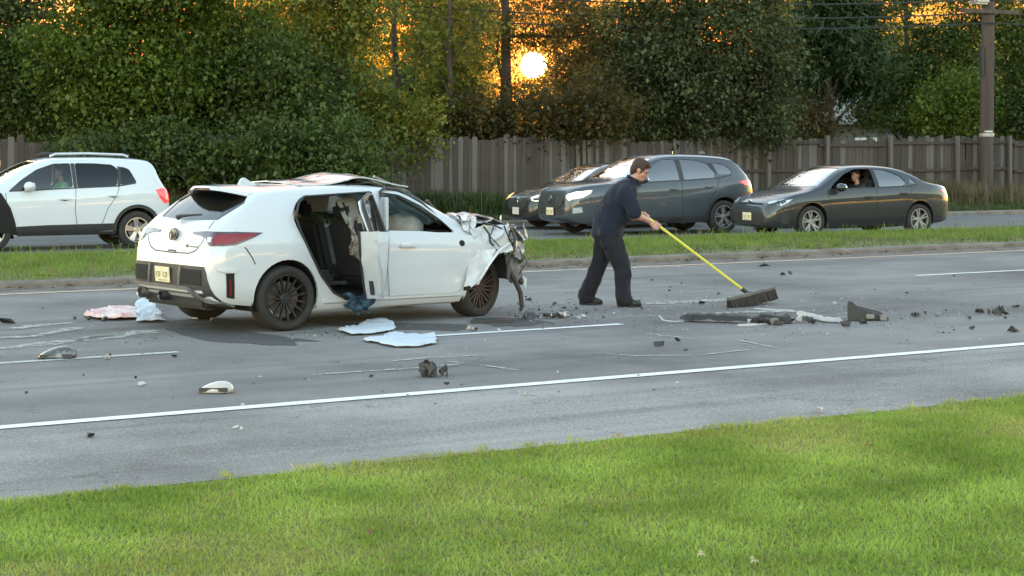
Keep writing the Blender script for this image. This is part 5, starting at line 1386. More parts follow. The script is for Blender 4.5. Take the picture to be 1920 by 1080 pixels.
crumple('curtain_airbag', quad((1.0, .66, 1.32), (2.3, .62, 1.34), (2.3, .72, 1.12), (1.0, .76, 1.14)), 12, 4, .02, 5, M_AIRBAG, wreck, .01, 50)
M_PATT = mat('patterned_cloth', (.42, .38, .32), .95, noise=(9, (.20, .12, .09), .50, .60))
crumple('patterned_cloth', quad((1.75, -.62, 1.10), (1.98, -.50, 1.12), (1.95, -.60, .62), (1.72, -.68, .72)), 7, 9, .05, 8, M_PATT, wreck, .01, 50)
crumple('deployed_side_airbag', quad((1.74, -.40, 1.28), (1.99, -.35, 1.30), (1.98, -.45, 1.05), (1.78, -.5, 1.02)), 6, 6, .03, 11, M_AIRBAG, wreck, .01, 50)
# buckled roof: the skin has torn from the right rail and folded up
def roof_f(u, v):
    x = 1.18 + 1.36 * u; y = .56 - 1.10 * v
    ridge = math.exp(-((x - 2.0 + .10 * (v - .5)) / .30) ** 2)
    z = 1.452 - .030 * (2 * v - 1) ** 2 + .085 * ridge * (.95 - .25 * v) + (.008 * v if x > 1.8 else 0) - max(0, x - 2.05) * .075
    return (x, y, z + .012)
crumple('roof_panel', roof_f, 20, 10, .012, 3, M_WP, wreck, .012, 25)
crumple('roof_lining', lambda u, v: tuple(Vector(roof_f(.42 + .56 * u, v)) - Vector((.02, 0, .055))), 10, 8, .03, 4, M_PRIMER, wreck, .01)
b = MB(); b.bar((2.05, -.48, 1.50), (2.35, -.50, 1.37), .035, .02); b.bar((2.2, -.40, 1.52), (2.62, -.46, 1.34), .03, .02); b.build('torn_header', M_BARE, wreck)
# shattered windshield hanging in its frame
M_CRAZE = glass_mat('glass_crazed', (.55, .66, .62), 1.5, .35)
crumple('windshield', lambda u, v: (2.50 + .62 * u, -.60 + 1.2 * v, 1.36 - .37 * u - .05 * math.sin(math.pi * v)), 9, 9, .03, 6, M_CRAZE, wreck, .004)
b = MB(); b.tube([(2.30, -.53, 1.40), (2.6, -.62, 1.27), (2.85, -.68, 1.10), (3.06, -.74, .95)], [.022, .026, .024, .03], 7); b.tube([(2.38, -.56, 1.30), (2.62, -.64, 1.16), (2.86, -.70, 1.0)], .014, 6); b.tube([(2.72, -.63, 1.26), (2.90, -.68, 1.05), (3.10, -.74, .93)], .018, 6); b.build('pillar_trim', M_TRIM, wreck, sm=60)
# front right door, dented
FD = [(2.07, .29), (2.03, .60), (2.06, .955), (2.5, .935), (3.02, .885), (3.30, .845), (3.26, .70), (3.10, .50), (2.98, .33), (2.9, .285)]
def dent(p):
    return .012 * math.sin(p.x * 7 + p.z * 4) * max(0, p.x - 2.5) + .03 * max(0, p.x - 2.85) * math.sin((p.x + p.z) * 16) - .02 * math.exp(-((p.x - 2.9) / .2) ** 2 - ((p.z - .5) / .14) ** 2)
fd = link('front_door', patch(bw, side_pts(FD, -1), .022, .04, .06, (0, 1, 0), dent), wreck, M_WP)
h = bw.ray_cast(Vector((2.27, -2, .80)), Vector((0, 1, 0)))[0]
b = MB(); b.box((h.x, h.y - .042, h.z), (.21, .035, .030)); b.build('door_handle', M_WP, fd, sm=40, bevel=.012)
b = MB(); b.sphere((h.x - .02, h.y - .024, h.z + .014), (.07, .006, .022)); b.build('handle_recess', M_WPD, fd)
b = MB(); b.sphere((2.98, -.91, .80), (.045, .02, .04), 10, 8); b.build('mirror_hole', M_GAP, fd, sm=60)
b = MB(); b.tube([(2.06, -.87, .95), (2.08, -.70, 1.365), (2.16, -.66, 1.40), (2.34, -.63, 1.38), (2.6, -.70, 1.24), (2.95, -.84, .92)], .018, 7); b.build('window_frame', M_TRIM, fd, sm=60)
b = MB(); b.box((2.045, -.83, .80), (.05, .10, 1.02)); b.build('door_edge', M_WP, fd, bevel=.01)
# B pillar seals and the open rear door
b = MB(); b.tube([(1.965, -.90, .30), (1.965, -.905, .9), (1.955, -.70, 1.36)], .018, 6); b.tube([(.93, -.905, 1.13), (1.03, -.80, 1.27), (1.13, -.745, 1.33), (1.95, -.695, 1.36)], .014, 6); b.tube([(.93, -.905, 1.13), (.98, -.92, .99), (1.10, -.92, .76), (1.23, -.915, .53), (1.38, -.90, .36), (1.53, -.90, .285), (1.96, -.89, .285)], .013, 6); b.build('door_seal', M_TRIM, wreck, sm=60)
rdoor = empty('rear_door', (1.985, -.90, 0)); rdoor.parent = wreck; rdoor.rotation_euler = (0, 0, R(49))
DP = [(0, .30), (0, .955), (-.93, 1.0), (-1.0, .93), (-.87, .72), (-.74, .52), (-.60, .36), (-.47, .29)]
b = MB(); b.prism(DP, -.045, 0.0, 'y'); o = b.build('outer_skin', M_WP, rdoor, bevel=.012)
for v in o.data.vertices: v.co.y += .02 * math.sin(v.co.x * 6 + v.co.z * 5)
b = MB(); b.prism([(x * .95 - .02, z * .97 + .015) for x, z in DP], .0, .075, 'y'); b.build('inner_trim', M_DARKP, rdoor, bevel=.015)
b = MB(); b.tube([(-.02, -.02, .95), (-.05, .12, 1.33), (-.12, .14, 1.345), (-.72, .12, 1.30), (-.85, .09, 1.22), (-.96, 0, 1.0)], .024, 7); b.build('window_frame', M_TRIM, rdoor, sm=60)
b = MB(); b.tube([(-.04, .045, .95), (-.07, .17, 1.32), (-.72, .15, 1.28), (-.83, .12, 1.20), (-.93, .03, 1.0)], .016, 6); b.build('frame_edge', M_WP, rdoor, sm=60)
crumple('edge_fold', lambda u, v: (-1.005 + .50 * (1 - u) ** 1.6 + .012 * math.sin(9 * u), -.06 + .17 * v, .30 + .70 * u), 10, 3, .012, 14, M_WP, rdoor, .008, 25)
b = MB(); b.tube([(-1.0 + .50 * (1 - u_) ** 1.6, .115, .30 + .70 * u_) for u_ in np.linspace(0, 1, 12)], .014, 6); b.build('door_edge_seal', M_TRIM, rdoor, sm=60)
link('window', (lambda q: (q.add([(-.08, .03, .97), (-.10, .13, 1.31), (-.70, .12, 1.27), (-.82, .09, 1.19), (-.92, .0, 1.0)], [(0, 1, 2, 3, 4)]), q.mesh('window'))[1])(MB()), rdoor, G_CLEAR)
# crushed front
b = MB(); b.box((3.32, .0, .62), (.62, 1.25, .52)); b.box((3.55, .1, .70), (.4, .9, .35)); b.build('engine_block', M_PRIMER, wreck)
def hood_f(u, v):
    x = 3.02 + 1.02 * u; y = -.86 + 1.66 * v
    z = 1.00 + .10 * math.sin(min(1, u * 1.9) * math.pi) * (1 - .4 * v) - .20 * max(0, u - .45) ** 1.2 - .28 * max(0, u - .80) * 2
    return (x, y, z + .02 * math.sin(v * 9))
crumple('hood', hood_f, 11, 12, .05, 21, mat('hood_grey_underside', (.24, .24, .25), .35, .35, coat=.3, noise=(3, (.22, .22, .22), .4, .7)), wreck, .012)
crumple('hood_fold', quad((3.03, -.90, 1.02), (3.40, -.90, 1.03), (3.30, -.55, 1.10), (3.05, -.55, 1.12)), 6, 4, .035, 27, M_WP, wreck, .010)
crumple('front_wing', quad((3.14, -.95, .64), (3.64, -.98, .72), (3.60, -.92, .99), (3.10, -.91, .96)), 8, 6, .035, 22, M_WP, wreck, .012)
crumple('wing_flap', quad((2.97, -.94, .34), (3.14, -.985, .36), (3.38, -.99, .72), (3.10, -.94, .70)), 6, 6, .03, 23, M_WP, wreck, .012)
crumple('wing_flap', quad((3.30, -.96, .80), (3.44, -.98, .86), (3.60, -.96, 1.00), (3.46, -.93, .98)), 4, 4, .03, 24, M_WP, wreck, .012)
b = MB(); b.tube([(3.05, -.98, .34), (3.16, -1.0, .42), (3.28, -1.005, .58), (3.42, -1.0, .72), (3.62, -.98, .80)], [.012, .016, .018, .016, .012], 6); b.build('wing_edge', M_WPD, wreck, sm=60)
b = MB(); b.tube([(3.22, -.98, .98), (3.28, -1.0, .90), (3.30, -1.0, .80), (3.34, -1.0, .77)], .012, 5); b.tube([(3.50, -.98, .98), (3.53, -1.0, .90), (3.60, -1.0, .80)], .010, 5); b.tube([(3.63, -.98, .95), (3.68, -1.0, .84), (3.66, -1.0, .70)], .018, 5); b.tube([(3.24, -.94, 1.02), (3.38, -.97, .985), (3.46, -.99, .95)], .010, 5); b.build('torn_seal', M_TRIM, wreck, sm=60)
crumple('headlight_housing', quad((3.62, -.90, .98), (3.95, -.80, .95), (4.00, -.78, .68), (3.70, -.94, .70)), 7, 7, .075, 25, M_BARE, wreck, .01)
crumple('headlight_lens', quad((3.66, -.98, .82), (3.92, -.92, .80), (3.90, -.92, .62), (3.68, -.98, .64)), 5, 4, .04, 26, mat('lens_fragment', (.50, .51, .52), .25, .2, coat=.6, noise=(8, (.25, .25, .26), .4, .7)), wreck, .01)
crumple('bumper_beam', quad((3.85, -.70, .96), (4.05, .2, .92), (4.02, .25, .55), (3.92, -.72, .58)), 7, 6, .07, 28, M_GREYP, wreck, .015)
crumple('radiator_shroud', quad((3.60, -.90, .66), (3.98, -.80, .64), (3.96, -.78, .38), (3.66, -.90, .36)), 6, 5, .035, 29, M_GREYP, wreck, .05)
b = MB(); b.box((3.80, -.55, .52), (.30, .55, .26), Matrix.Rotation(R(12), 3, 'Z')); b.build('radiator', M_DARKP, wreck, bevel=.03)
b = MB(); b.tube([(3.60, -.94, .55), (3.70, -.97, .40), (3.80, -.98, .25), (3.84, -.97, .10), (3.82, -.96, .04)], [.03, .035, .032, .03, .015], 7); b.tube([(3.62, -.9, .62), (3.6, -.96, .50), (3.58, -.97, .40)], .03, 6); b.build('hanging_strip', M_DARKP, wreck, sm=60)
b = MB(); b.tube([(3.92, -.78, .56), (4.05, -.70, .52), (4.12, -.62, .56), (4.22, -.50, .63)], [.02, .02, .016, .008], 6); b.tube([(3.92, -.8, .62), (4.0, -.74, .55), (4.06, -.68, .53)], .022, 6); b.build('bent_bracket', M_DARKP, wreck, sm=60)
crumple('torn_tag', quad((3.96, -.86, .42), (4.06, -.84, .38), (4.04, -.84, .26), (3.98, -.86, .30)), 3, 3, .012, 30, M_WP, wreck, .006)
b = MB(); b.sphere((3.94, -.86, .36), (.045, .03, .04)); b.build('bracket_bolt', M_DARKP, wreck)
crumple('cowl_shred', quad((3.02, -.84, 1.06), (3.12, -.86, 1.04), (3.10, -.88, .92), (3.03, -.86, .94)), 3, 5, .03, 31, M_WP, wreck, .008)
crumple('cowl_shred', quad((3.13, -.86, 1.10), (3.19, -.88, 1.08), (3.16, -.90, .94), (3.12, -.88, .96)), 3, 5, .03, 32, M_WP, wreck, .008)
b = MB(); b.tube([(3.08, -.8, 1.0), (3.0, -.84, 1.09), (2.96, -.86, 1.10)], .012, 5); b.build('wiper_arm', M_GREYP, wreck)
# more torn structure at the nose
wrng = random.Random(77)
for i in range(16):
    c = Vector((wrng.uniform(3.45, 4.0), wrng.uniform(-.96, -.55), wrng.uniform(.52, 1.0)))
    a = Vector((wrng.uniform(-.13, .13), wrng.uniform(-.06, .06), wrng.uniform(-.12, .12))); e = Vector((wrng.uniform(-.10, .10), wrng.uniform(-.07, .07), wrng.uniform(-.12, .12)))
    crumple('torn_piece', quad(c, c + a, c + a + e, c + e), 4, 4, .035, 90 + i, wrng.choice([M_BARE, M_BARE, M_GREYP, M_WP, M_DARKP]), wreck, .008)
for i in range(6):
    p = Vector((wrng.uniform(3.3, 3.9), -.93, wrng.uniform(.65, .98))); b = MB()
    b.tube([p, p + Vector((wrng.uniform(-.1, .12), -.05, -.10)), p + Vector((wrng.uniform(-.1, .2), -.03, wrng.uniform(-.3, -.16)))], .006, 5); b.build('loose_wire', M_GAP, wreck, sm=60)
for ch in wreck.children:                      # the nose is driven back: everything ahead of the wheel is shortened
    if ch.type == 'MESH' and ch.name.split('.')[0] not in ('body', 'wheel'):
        for v in ch.data.vertices:
            if v.co.x > 3.5: v.co.x = 3.5 + (v.co.x - 3.5) * .74
place_car(wreck, gp(531, 620), .83, -.83, R(38))
# ------------------------------------------------------------------ people
M_SKIN = mat('skin', (0.50, 0.27, 0.20), .55, noise=(9, (0.42, 0.20, 0.15), .4, .7))
M_HAIR = mat('hair_brown', (0.035, 0.018, 0.012), .6, noise=(40, (0.075, 0.04, 0.025), .4, .7), bump=(90, .8))
M_NAVY = mat('navy_cloth', (0.008, 0.011, 0.024), .95, noise=(6, (0.014, 0.018, 0.036), .4, .7), bump=(120, .3))
M_NAVY2 = mat('navy_trouser_cloth', (0.008, 0.009, 0.015), .95, noise=(5, (0.016, 0.017, 0.024), .4, .7), bump=(120, .3))
M_SHOE = mat('black_shoe', (0.014, 0.013, 0.013), .55)
M_SOLE = mat('shoe_sole', (0.03, 0.028, 0.027), .8)
def cap(b, p0, r0, p1, r1, n=12):
    p0, p1 = Vector(p0), Vector(p1)
    k = 5
    b.tube([p0.lerp(p1, i / k) for i in range(k + 1)], [r0 + (r1 - r0) * i / k for i in range(k + 1)], n)
    b.sphere(p0, r0 * .99, n, 8); b.sphere(p1, r1 * .99, n, 8)
def ells(b, pts, k=5):
    """chain of ellipsoids (centre, (rx, ry, rz)) closely interpolated"""
    for (c0, r0), (c1, r1) in zip(pts, pts[1:]):
        for i in range(k + 1):
            f = i / k
            b.sphere(Vector(c0).lerp(Vector(c1), f), tuple(x * (1 - f) + y * f for x, y in zip(r0, r1)), 16, 10)
def remesh(b, voxel, smooth_it=4, wrinkle=0.0, wscale=9.0, seed=0):
    me = b.mesh('tmp', fix=False)
    o = bpy.data.objects.new('tmp', me); col.objects.link(o)
    m1 = o.modifiers.new('r', 'REMESH'); m1.mode = 'VOXEL'; m1.voxel_size = voxel
    m2 = o.modifiers.new('s', 'SMOOTH'); m2.factor = .5; m2.iterations = smooth_it
    dg = bpy.context.evaluated_depsgraph_get(); dg.update()
    out = bpy.data.meshes.new_from_object(o.evaluated_get(dg)); bpy.data.objects.remove(o)
    if wrinkle:
        nrm = [v.normal.copy() for v in out.vertices]
        for v, nn in zip(out.vertices, nrm):
            q = Vector((v.co.x * wscale, v.co.y * wscale, v.co.z * wscale * .55)) + Vector((seed, 0, 0))
            v.co += nn * (wrinkle * (1 - 2 * abs(mnoise.noise(q))) + wrinkle * .5 * mnoise.noise(q * 2.3))
    return smooth(out, None)
def head_parts(b, c, tilt, yaw=0.0):
    """skull, jaw, nose, ears, brow in head frame facing +x"""
    M = Matrix.Translation(c) @ Matrix.Rotation(yaw, 4, 'Z') @ Matrix.Rotation(tilt, 4, 'Y')
    def sp(p, r, n=14, m=10):
        t = MB(); t.sphere((0, 0, 0), r, n, m); b.add([M @ (Vector(v) + Vector(p)) for v in t.v], t.f)
    sp((-.012, 0, .035), (.098, .076, .092)); sp((.022, 0, -.035), (.070, .060, .075)); sp((.045, 0, -.078), (.045, .045, .036)); sp((.070, 0, -.088), (.022, .026, .018))
    sp((.075, 0, .015), (.020, .050, .014)); sp((.098, 0, -.022), (.020, .013, .018)); sp((.086, 0, .002), (.014, .011, .026)); sp((.086, 0, -.052), (.012, .026, .008)); sp((.083, 0, -.064), (.012, .022, .008))
    for s in (1, -1):
        sp((-.005, s * .077, -.005), (.022, .010, .034)); sp((.055, s * .038, -.028), (.028, .022, .024))
    return M
def hand(b, wrist, grip, axis, s=1):
    """palm and five separate fingers closed round a handle passing through grip along axis"""
    wrist, grip, axis = Vector(wrist), Vector(grip), Vector(axis).normalized()
    to = (grip - wrist); side = to.normalized()
    perp = axis.cross(side).normalized(); out = perp.cross(axis).normalized()     # out: from wrist side across the handle
    palm = grip - out * .034
    cap(b, wrist, .027, palm - out * .012, .030); 
    for k in (-.030, -.010, .010, .030): cap(b, palm + axis * k - out * .012, .016, palm + axis * k * 1.05 + out * .004, .015, 8)
    for i, (k, L) in enumerate(((-.034, .9), (-.012, 1.0), (.011, .96), (.033, .8))):
        a = [palm + axis * k * 1.1]
        for ang in (70, 125, 190, 250):
            t = R(180 - ang * (0.92 + .1 * L)); a.append(grip + axis * k * 1.1 + (out * math.cos(t) + perp * s * math.sin(t)) * .027)
        for p, q in zip(a, a[1:]): cap(b, p, .0088, q, .0082, 8)
    th = [palm - axis * .028 - perp * s * .004, grip - axis * .045 - perp * s * .026 - out * .006, grip - axis * .02 - perp * s * .030 + out * .016]
    cap(b, th[0], .0125, th[1], .0105, 8); cap(b, th[1], .0105, th[2], .009, 8)

PX, PY = 1.13, 21.45
person = empty('person', (PX, PY, 0)); tag(person, 'person in dark navy clothes bending forward to sweep the road', 'person')
J = lambda x, y, z: (x - PX, y, z)
hipR, hipL = J(1.11, -.10, .83), J(1.09, .10, .84)
kneeR, ankR = J(1.265, -.13, .45), J(1.285, -.13, .09)
kneeL, ankL = J(1.01, .13, .47), J(.865, .18, .10)
shR, elR, wrR = J(1.285, -.20, 1.32), J(1.40, -.25, 1.06), J(1.585, -.17, .975)
shL, elL, wrL = J(1.32, .19, 1.33), J(1.37, .22, 1.02), J(1.50, .02, 1.0)
HD0, HD1 = Vector(J(1.45, -.07, 1.10)), Vector(J(2.675, .10, .175))
hax = (HD1 - HD0).normalized()
gripR = HD0 + hax * .27; gripL = HD0 + hax * .10
wrR = tuple(gripR + Vector((-.085, -.02, .035))); wrL = tuple(gripL + Vector((-.05, .08, -.03)))
b = MB()
M_head = head_parts(b, J(1.472, -.01, 1.558), R(26), R(-8))
cap(b, J(1.375, 0, 1.42), .058, J(1.442, -.005, 1.505), .056)
ells(b, [(J(1.15, 0, .95), (.10, .12, .08)), (J(1.30, 0, 1.34), (.10, .15, .08)), (J(1.37, 0, 1.42), (.07, .08, .05))])
for sh, el, wr in ((shR, elR, wrR), (shL, elL, wrL)):
    cap(b, sh, .055, el, .044); cap(b, el, .046, wr, .028)
    mid = Vector(el).lerp(Vector(wr), .3); b.sphere(mid, .047, 12, 8)
hand(b, wrR, gripR, hax, 1); hand(b, wrL, gripL, hax, -1)
for h_, k_, a_ in ((hipR, kneeR, ankR), (hipL, kneeL, ankL)):
    cap(b, h_, .07, k_, .05); cap(b, k_, .05, a_, .038)
link('body', remesh(b, .0075, 3), person, M_SKIN)
# face: eyes, brows, mouth
for s in (1, -1):
    q = MB(); q.sphere(M_head @ Vector((.083, s * .033, .003)), .0105, 10, 8); q.build('eye', mat('eye_dark', (.05, .04, .035), .2), person)
    q = MB(); q.bar(M_head @ Vector((.094, s * .016, .021)), M_head @ Vector((.082, s * .052, .023)), .012, .008); q.build('eyebrow', M_HAIR, person)
q = MB(); q.bar(M_head @ Vector((.0985, -.02, -.058)), M_head @ Vector((.0985, .02, -.058)), .004, .004); q.build('mouth', mat('lip_shadow', (.25, .09, .08), .5), person)
# hair
b = MB()
def hsp(p, r):
    t = MB(); t.sphere((0, 0, 0), r, 16, 12); b.add([M_head @ (Vector(v) + Vector(p)) for v in t.v], t.f)
hsp((-.022, 0, .052), (.098, .083, .088)); hsp((-.062, 0, .0), (.056, .074, .075)); hsp((.048, 0, .098), (.050, .066, .036)); hsp((.073, -.02, .088), (.024, .045, .022)); hsp((-.070, 0, -.035), (.036, .056, .05))
for s in (1, -1): hsp((.012, s * .071, .035), (.034, .012, .045)); hsp((.018, s * .074, .0), (.012, .006, .022))
link('hair', remesh(b, .007, 2, .004, 60), person, M_HAIR)
# shirt
b = MB()
ells(b, [(J(1.10, 0, .83), (0.182, 0.215, .085)), (J(1.12, 0, .98), (0.187, 0.215, .10)), (J(1.175, 0, 1.13), (0.189, 0.220, .10)), (J(1.245, 0, 1.26), (0.176, 0.226, .10)), (J(1.30, 0, 1.345), (0.138, 0.204, .085)), (J(1.35, 0, 1.405), (0.094, 0.121, .055))])
b.sphere(J(1.16, 0, 1.02), (.205, .21, .14), 16, 10)
for sh, el in ((shR, elR), (shL, elL)):
    e2 = Vector(sh).lerp(Vector(el), .88); cap(b, sh, .085, Vector(sh).lerp(Vector(el), .5), .082); cap(b, Vector(sh).lerp(Vector(el), .5), .082, e2, .078)
link('shirt', remesh(b, .011, 4, .015, 7.0, 2), person, M_NAVY)
b = MB()
for k in range(20):
    a0, a1 = 2 * math.pi * k / 20, 2 * math.pi * (k + 1) / 20
    f = lambda a: Vector(J(1.392, 0, 1.455)) + Vector((.066 * math.cos(a), .068 * math.sin(a), -.035 * math.cos(a)))
    b.bar(f(a0), f(a1), .016, .040)
b.build('collar', M_NAVY, person, sm=60)
# trousers
b = MB()
ells(b, [(J(1.105, 0, .90), (.150, .180, .07)), (J(1.10, 0, .80), (.155, .185, .09)), (J(1.115, 0, .72), (.130, .165, .08))])
for h_, k_, a_ in ((hipR, kneeR, ankR), (hipL, kneeL, ankL)):
    h_, k_, a_ = Vector(h_), Vector(k_), Vector(a_)
    cap(b, h_ - Vector((0, 0, .03)), .118, k_, .092); cap(b, k_, .092, a_ + Vector((-.01, 0, .0)), .082); b.sphere(a_ + Vector((0, 0, -.01)), (.09, .078, .07), 14, 8)
    b.sphere(h_.lerp(k_, .45) + Vector((.0, 0, 0)), (.118, .108, .15), 14, 8)
link('trousers', remesh(b, .011, 3, .017, 7.0, 5), person, M_NAVY2)
b = MB(); b.box(J(1.0, -.17, .86), (.06, .035, .11)); b.build('belt_pouch', M_SHOE, person, bevel=.015)
for (ax, ay, az), heel, toe in ((ankR, -.09, .20), (ankL, -.09, .19)):
    b = MB(); ells(b, [((ax + heel + .05, ay, .055), (.055, .042, .05)), ((ax + .06, ay, .052), (.07, .046, .048)), ((ax + toe - .06, ay - .005, .038), (.06, .046, .034))])
    sh_ = link('shoe', remesh(b, .008, 3), person, M_SHOE)
    b = MB(); n_ = 20; b.prism([(ax + (heel + toe) / 2 + (toe - heel) / 2 * math.cos(a), ay + .047 * math.sin(a)) for a in np.linspace(0, 2 * math.pi, n_ + 1)[:-1]], .004, .03, 'z'); b.build('sole', M_SOLE, sh_, bevel=.006)
# broom: yellow handle, socket, block, bristles
broom = empty('push_broom', (PX, PY, 0)); tag(broom, 'push broom with yellow handle and wide dark bristle head', 'broom')
b = MB(); b.tube([HD0, HD1], .0155, 12); b.build('handle', mat('broom_yellow', (.66, .60, .06), .45), broom, sm=60)
BR = Matrix.Translation(Vector(J(2.765, .10, .11))) @ Matrix.Rotation(R(48), 4, 'Z') @ Matrix.Rotation(R(-5), 4, 'Y')
b = MB(); b.tube([HD1 - hax * .03, HD1 + hax * .06, Vector(J(2.765, .10, .13))], [.024, .026, .03], 10); b.build('socket', M_TRIM, broom, sm=60)
b = MB(); b.box((0, 0, .025), (.90, .075, .035)); o = b.build('block', mat('broom_block', (.16, .145, .13), .8, noise=(8, (.10, .09, .08), .4, .7)), broom, bevel=.008); o.matrix_local = BR
rng = random.Random(4); b = MB()
for i in range(46):
    for k in range(4):
        x, y = -.44 + .88 * i / 45, -.026 + .052 * k / 3
        b.bar((x, y, .01), (x + rng.uniform(-.012, .012), y * 1.8 - .02 + rng.uniform(-.01, .01), -.105 + rng.uniform(0, .012)), .017, .012)
o = b.build('bristles', mat('bristle_dark', (.035, .028, .026), .95), broom); o.matrix_local = BR; o['kind'] = 'stuff'
# seated drivers
def driver(name, car, lx, ly, z0, label, m, skin=M_SKIN, hair=True):
    root = empty(name); tag(root, label, 'person')
    root.matrix_world = Matrix.Translation(car.location) @ Matrix.Rotation(car.rotation_euler[2], 4, 'Z') @ Matrix.Translation((lx, ly, z0))
    b = MB(); Mh = head_parts(b, (.02, 0, .66), R(4)); cap(b, (-.02, 0, .46), .055, (.0, 0, .58), .052)
    ells(b, [((-.02, 0, .05), (.12, .17, .10)), ((-.05, 0, .30), (.11, .17, .10))])
    for s in (1, -1):
        cap(b, (-.03, s * .19, .42), .05, (.16, s * .23, .20), .043); cap(b, (.16, s * .23, .20), .043, (.40, s * .15, .30), .032)
        hand(b, (.40, s * .15, .30), (.455, s * .15, .33), (0, .3, 1), s)
        cap(b, (0, s * .10, .02), .085, (.42, s * .12, .08), .065); cap(b, (.42, s * .12, .08), .06, (.62, s * .12, -.16), .045)
    link('body', remesh(b, .009, 2), root, skin)
    b = MB(); ells(b, [((-.02, 0, .02), (.15, .20, .10)), ((-.05, 0, .30), (.14, .21, .12)), ((-.03, 0, .42), (.10, .17, .07))])
    for s in (1, -1): cap(b, (-.03, s * .19, .42), .075, (.14, s * .23, .22), .066)
    link('shirt', remesh(b, .014, 3, .006), root, m)
    if hair:
        b = MB()
        for p, r_ in (((-.022, 0, .052), (.098, .083, .088)), ((-.062, 0, 0), (.056, .074, .075))):
            t = MB(); t.sphere((0, 0, 0), r_, 14, 10); b.add([Mh @ (Vector(v) + Vector(p)) for v in t.v], t.f)
        link('hair', remesh(b, .01, 2), root, M_HAIR)
    return root
driver('person', sedan, 2.20, .36, .56, 'person seated at the wheel of the dark sedan, seen through its open window', mat('driver_dark_shirt', (.03, .03, .033), .9))
driver('person', trax, 1.92, .36, .70, 'person in a lime green top seated at the wheel of the white SUV', mat('lime_shirt', (.30, .72, .32), .8))
# ------------------------------------------------------------------ debris on the asphalt
M_SHEET = mat('sheet_pale_blue', (.54, .59, .64), .9, noise=(5, (.46, .51, .57), .4, .7), bump=(25, .5))
M_PINK = mat('towel_pink', (.66, .42, .42), .95, noise=(7, (.75, .65, .62), .45, .6), bump=(60, .4))
M_BLUEC = mat('cloth_blue', (.016, .036, .075), .9, noise=(10, (.05, .12, .17), .5, .62))
def cloth(name, pts, h, seed, m, label, cat, fold=.5, res=22):
    """a dropped cloth: outline on the ground from photograph points, filled by a rumpled sheet"""
    P = [gp(*p) for p in pts]; c = sum(P, Vector()) / len(P)
    bm = bmesh.new(); f = bm.faces.new([bm.verts.new(p - c) for p in P])
    xs = [p.x - c.x for p in P]; ys = [p.y - c.y for p in P]
    for ax, lo, hi in ((Vector((1, 0, 0)), min(xs), max(xs)), (Vector((0, 1, 0)), min(ys), max(ys))):
        st_ = max(.025, (hi - lo) / res); k = lo + st_
        while k < hi:
            bmesh.ops.bisect_plane(bm, geom=bm.verts[:] + bm.edges[:] + bm.faces[:], plane_co=ax * k, plane_no=ax); k += st_
    for v in bm.verts:
        q = v.co * 6 + Vector((seed * 2.3, 0, 0))
        r1 = 1 - abs(mnoise.noise(q)) * 2.0; r2 = mnoise.noise(q * 2.4)
        edge = .3 if v.is_boundary else 1
        v.co.z = .018 + h * max(0, .45 + .6 * r1 + .4 * r2) * edge
        v.co += Vector((mnoise.noise(q + Vector((5, 0, 0))), mnoise.noise(q + Vector((0, 5, 0))), 0)) * .03
    bmesh.ops.triangulate(bm, faces=bm.faces); bmesh.ops.recalc_face_normals(bm, faces=bm.faces)
    if sum(f.normal.z for f in bm.faces) < 0: bmesh.ops.reverse_faces(bm, faces=bm.faces[:])
    thicken(bm, .006)
    me = bpy.data.meshes.new(name); bm.to_mesh(me); bm.free(); smooth(me, 60)
    o = link(name, me, None, m); o.location = (c.x, c.y, 0)
    return tag(o, label, cat)
cloth('sheet', [(632, 622), (665, 616), (690, 606), (715, 602), (738, 608), (740, 622), (705, 628), (660, 630)], .030, 1, M_SHEET, 'crumpled pale blue sheet beside the sill of the wreck', 'sheet')
cloth('sheet', [(680, 640), (715, 636), (735, 628), (775, 632), (815, 630), (818, 646), (790, 652), (740, 653), (705, 646)], .026, 2, M_SHEET, 'larger pale blue sheet lying on the lane dash', 'sheet')
cloth('towel', [(155, 596), (170, 590), (215, 585), (256, 586), (258, 600), (215, 602), (180, 601)], .06, 3, M_PINK, 'pink and white towel on the road behind the wreck', 'towel')
cloth('sheet', [(256, 606), (254, 574), (275, 572), (300, 590), (308, 605)], .07, 4, M_SHEET, 'pale blue sheet bunched by the left rear wheel', 'sheet')
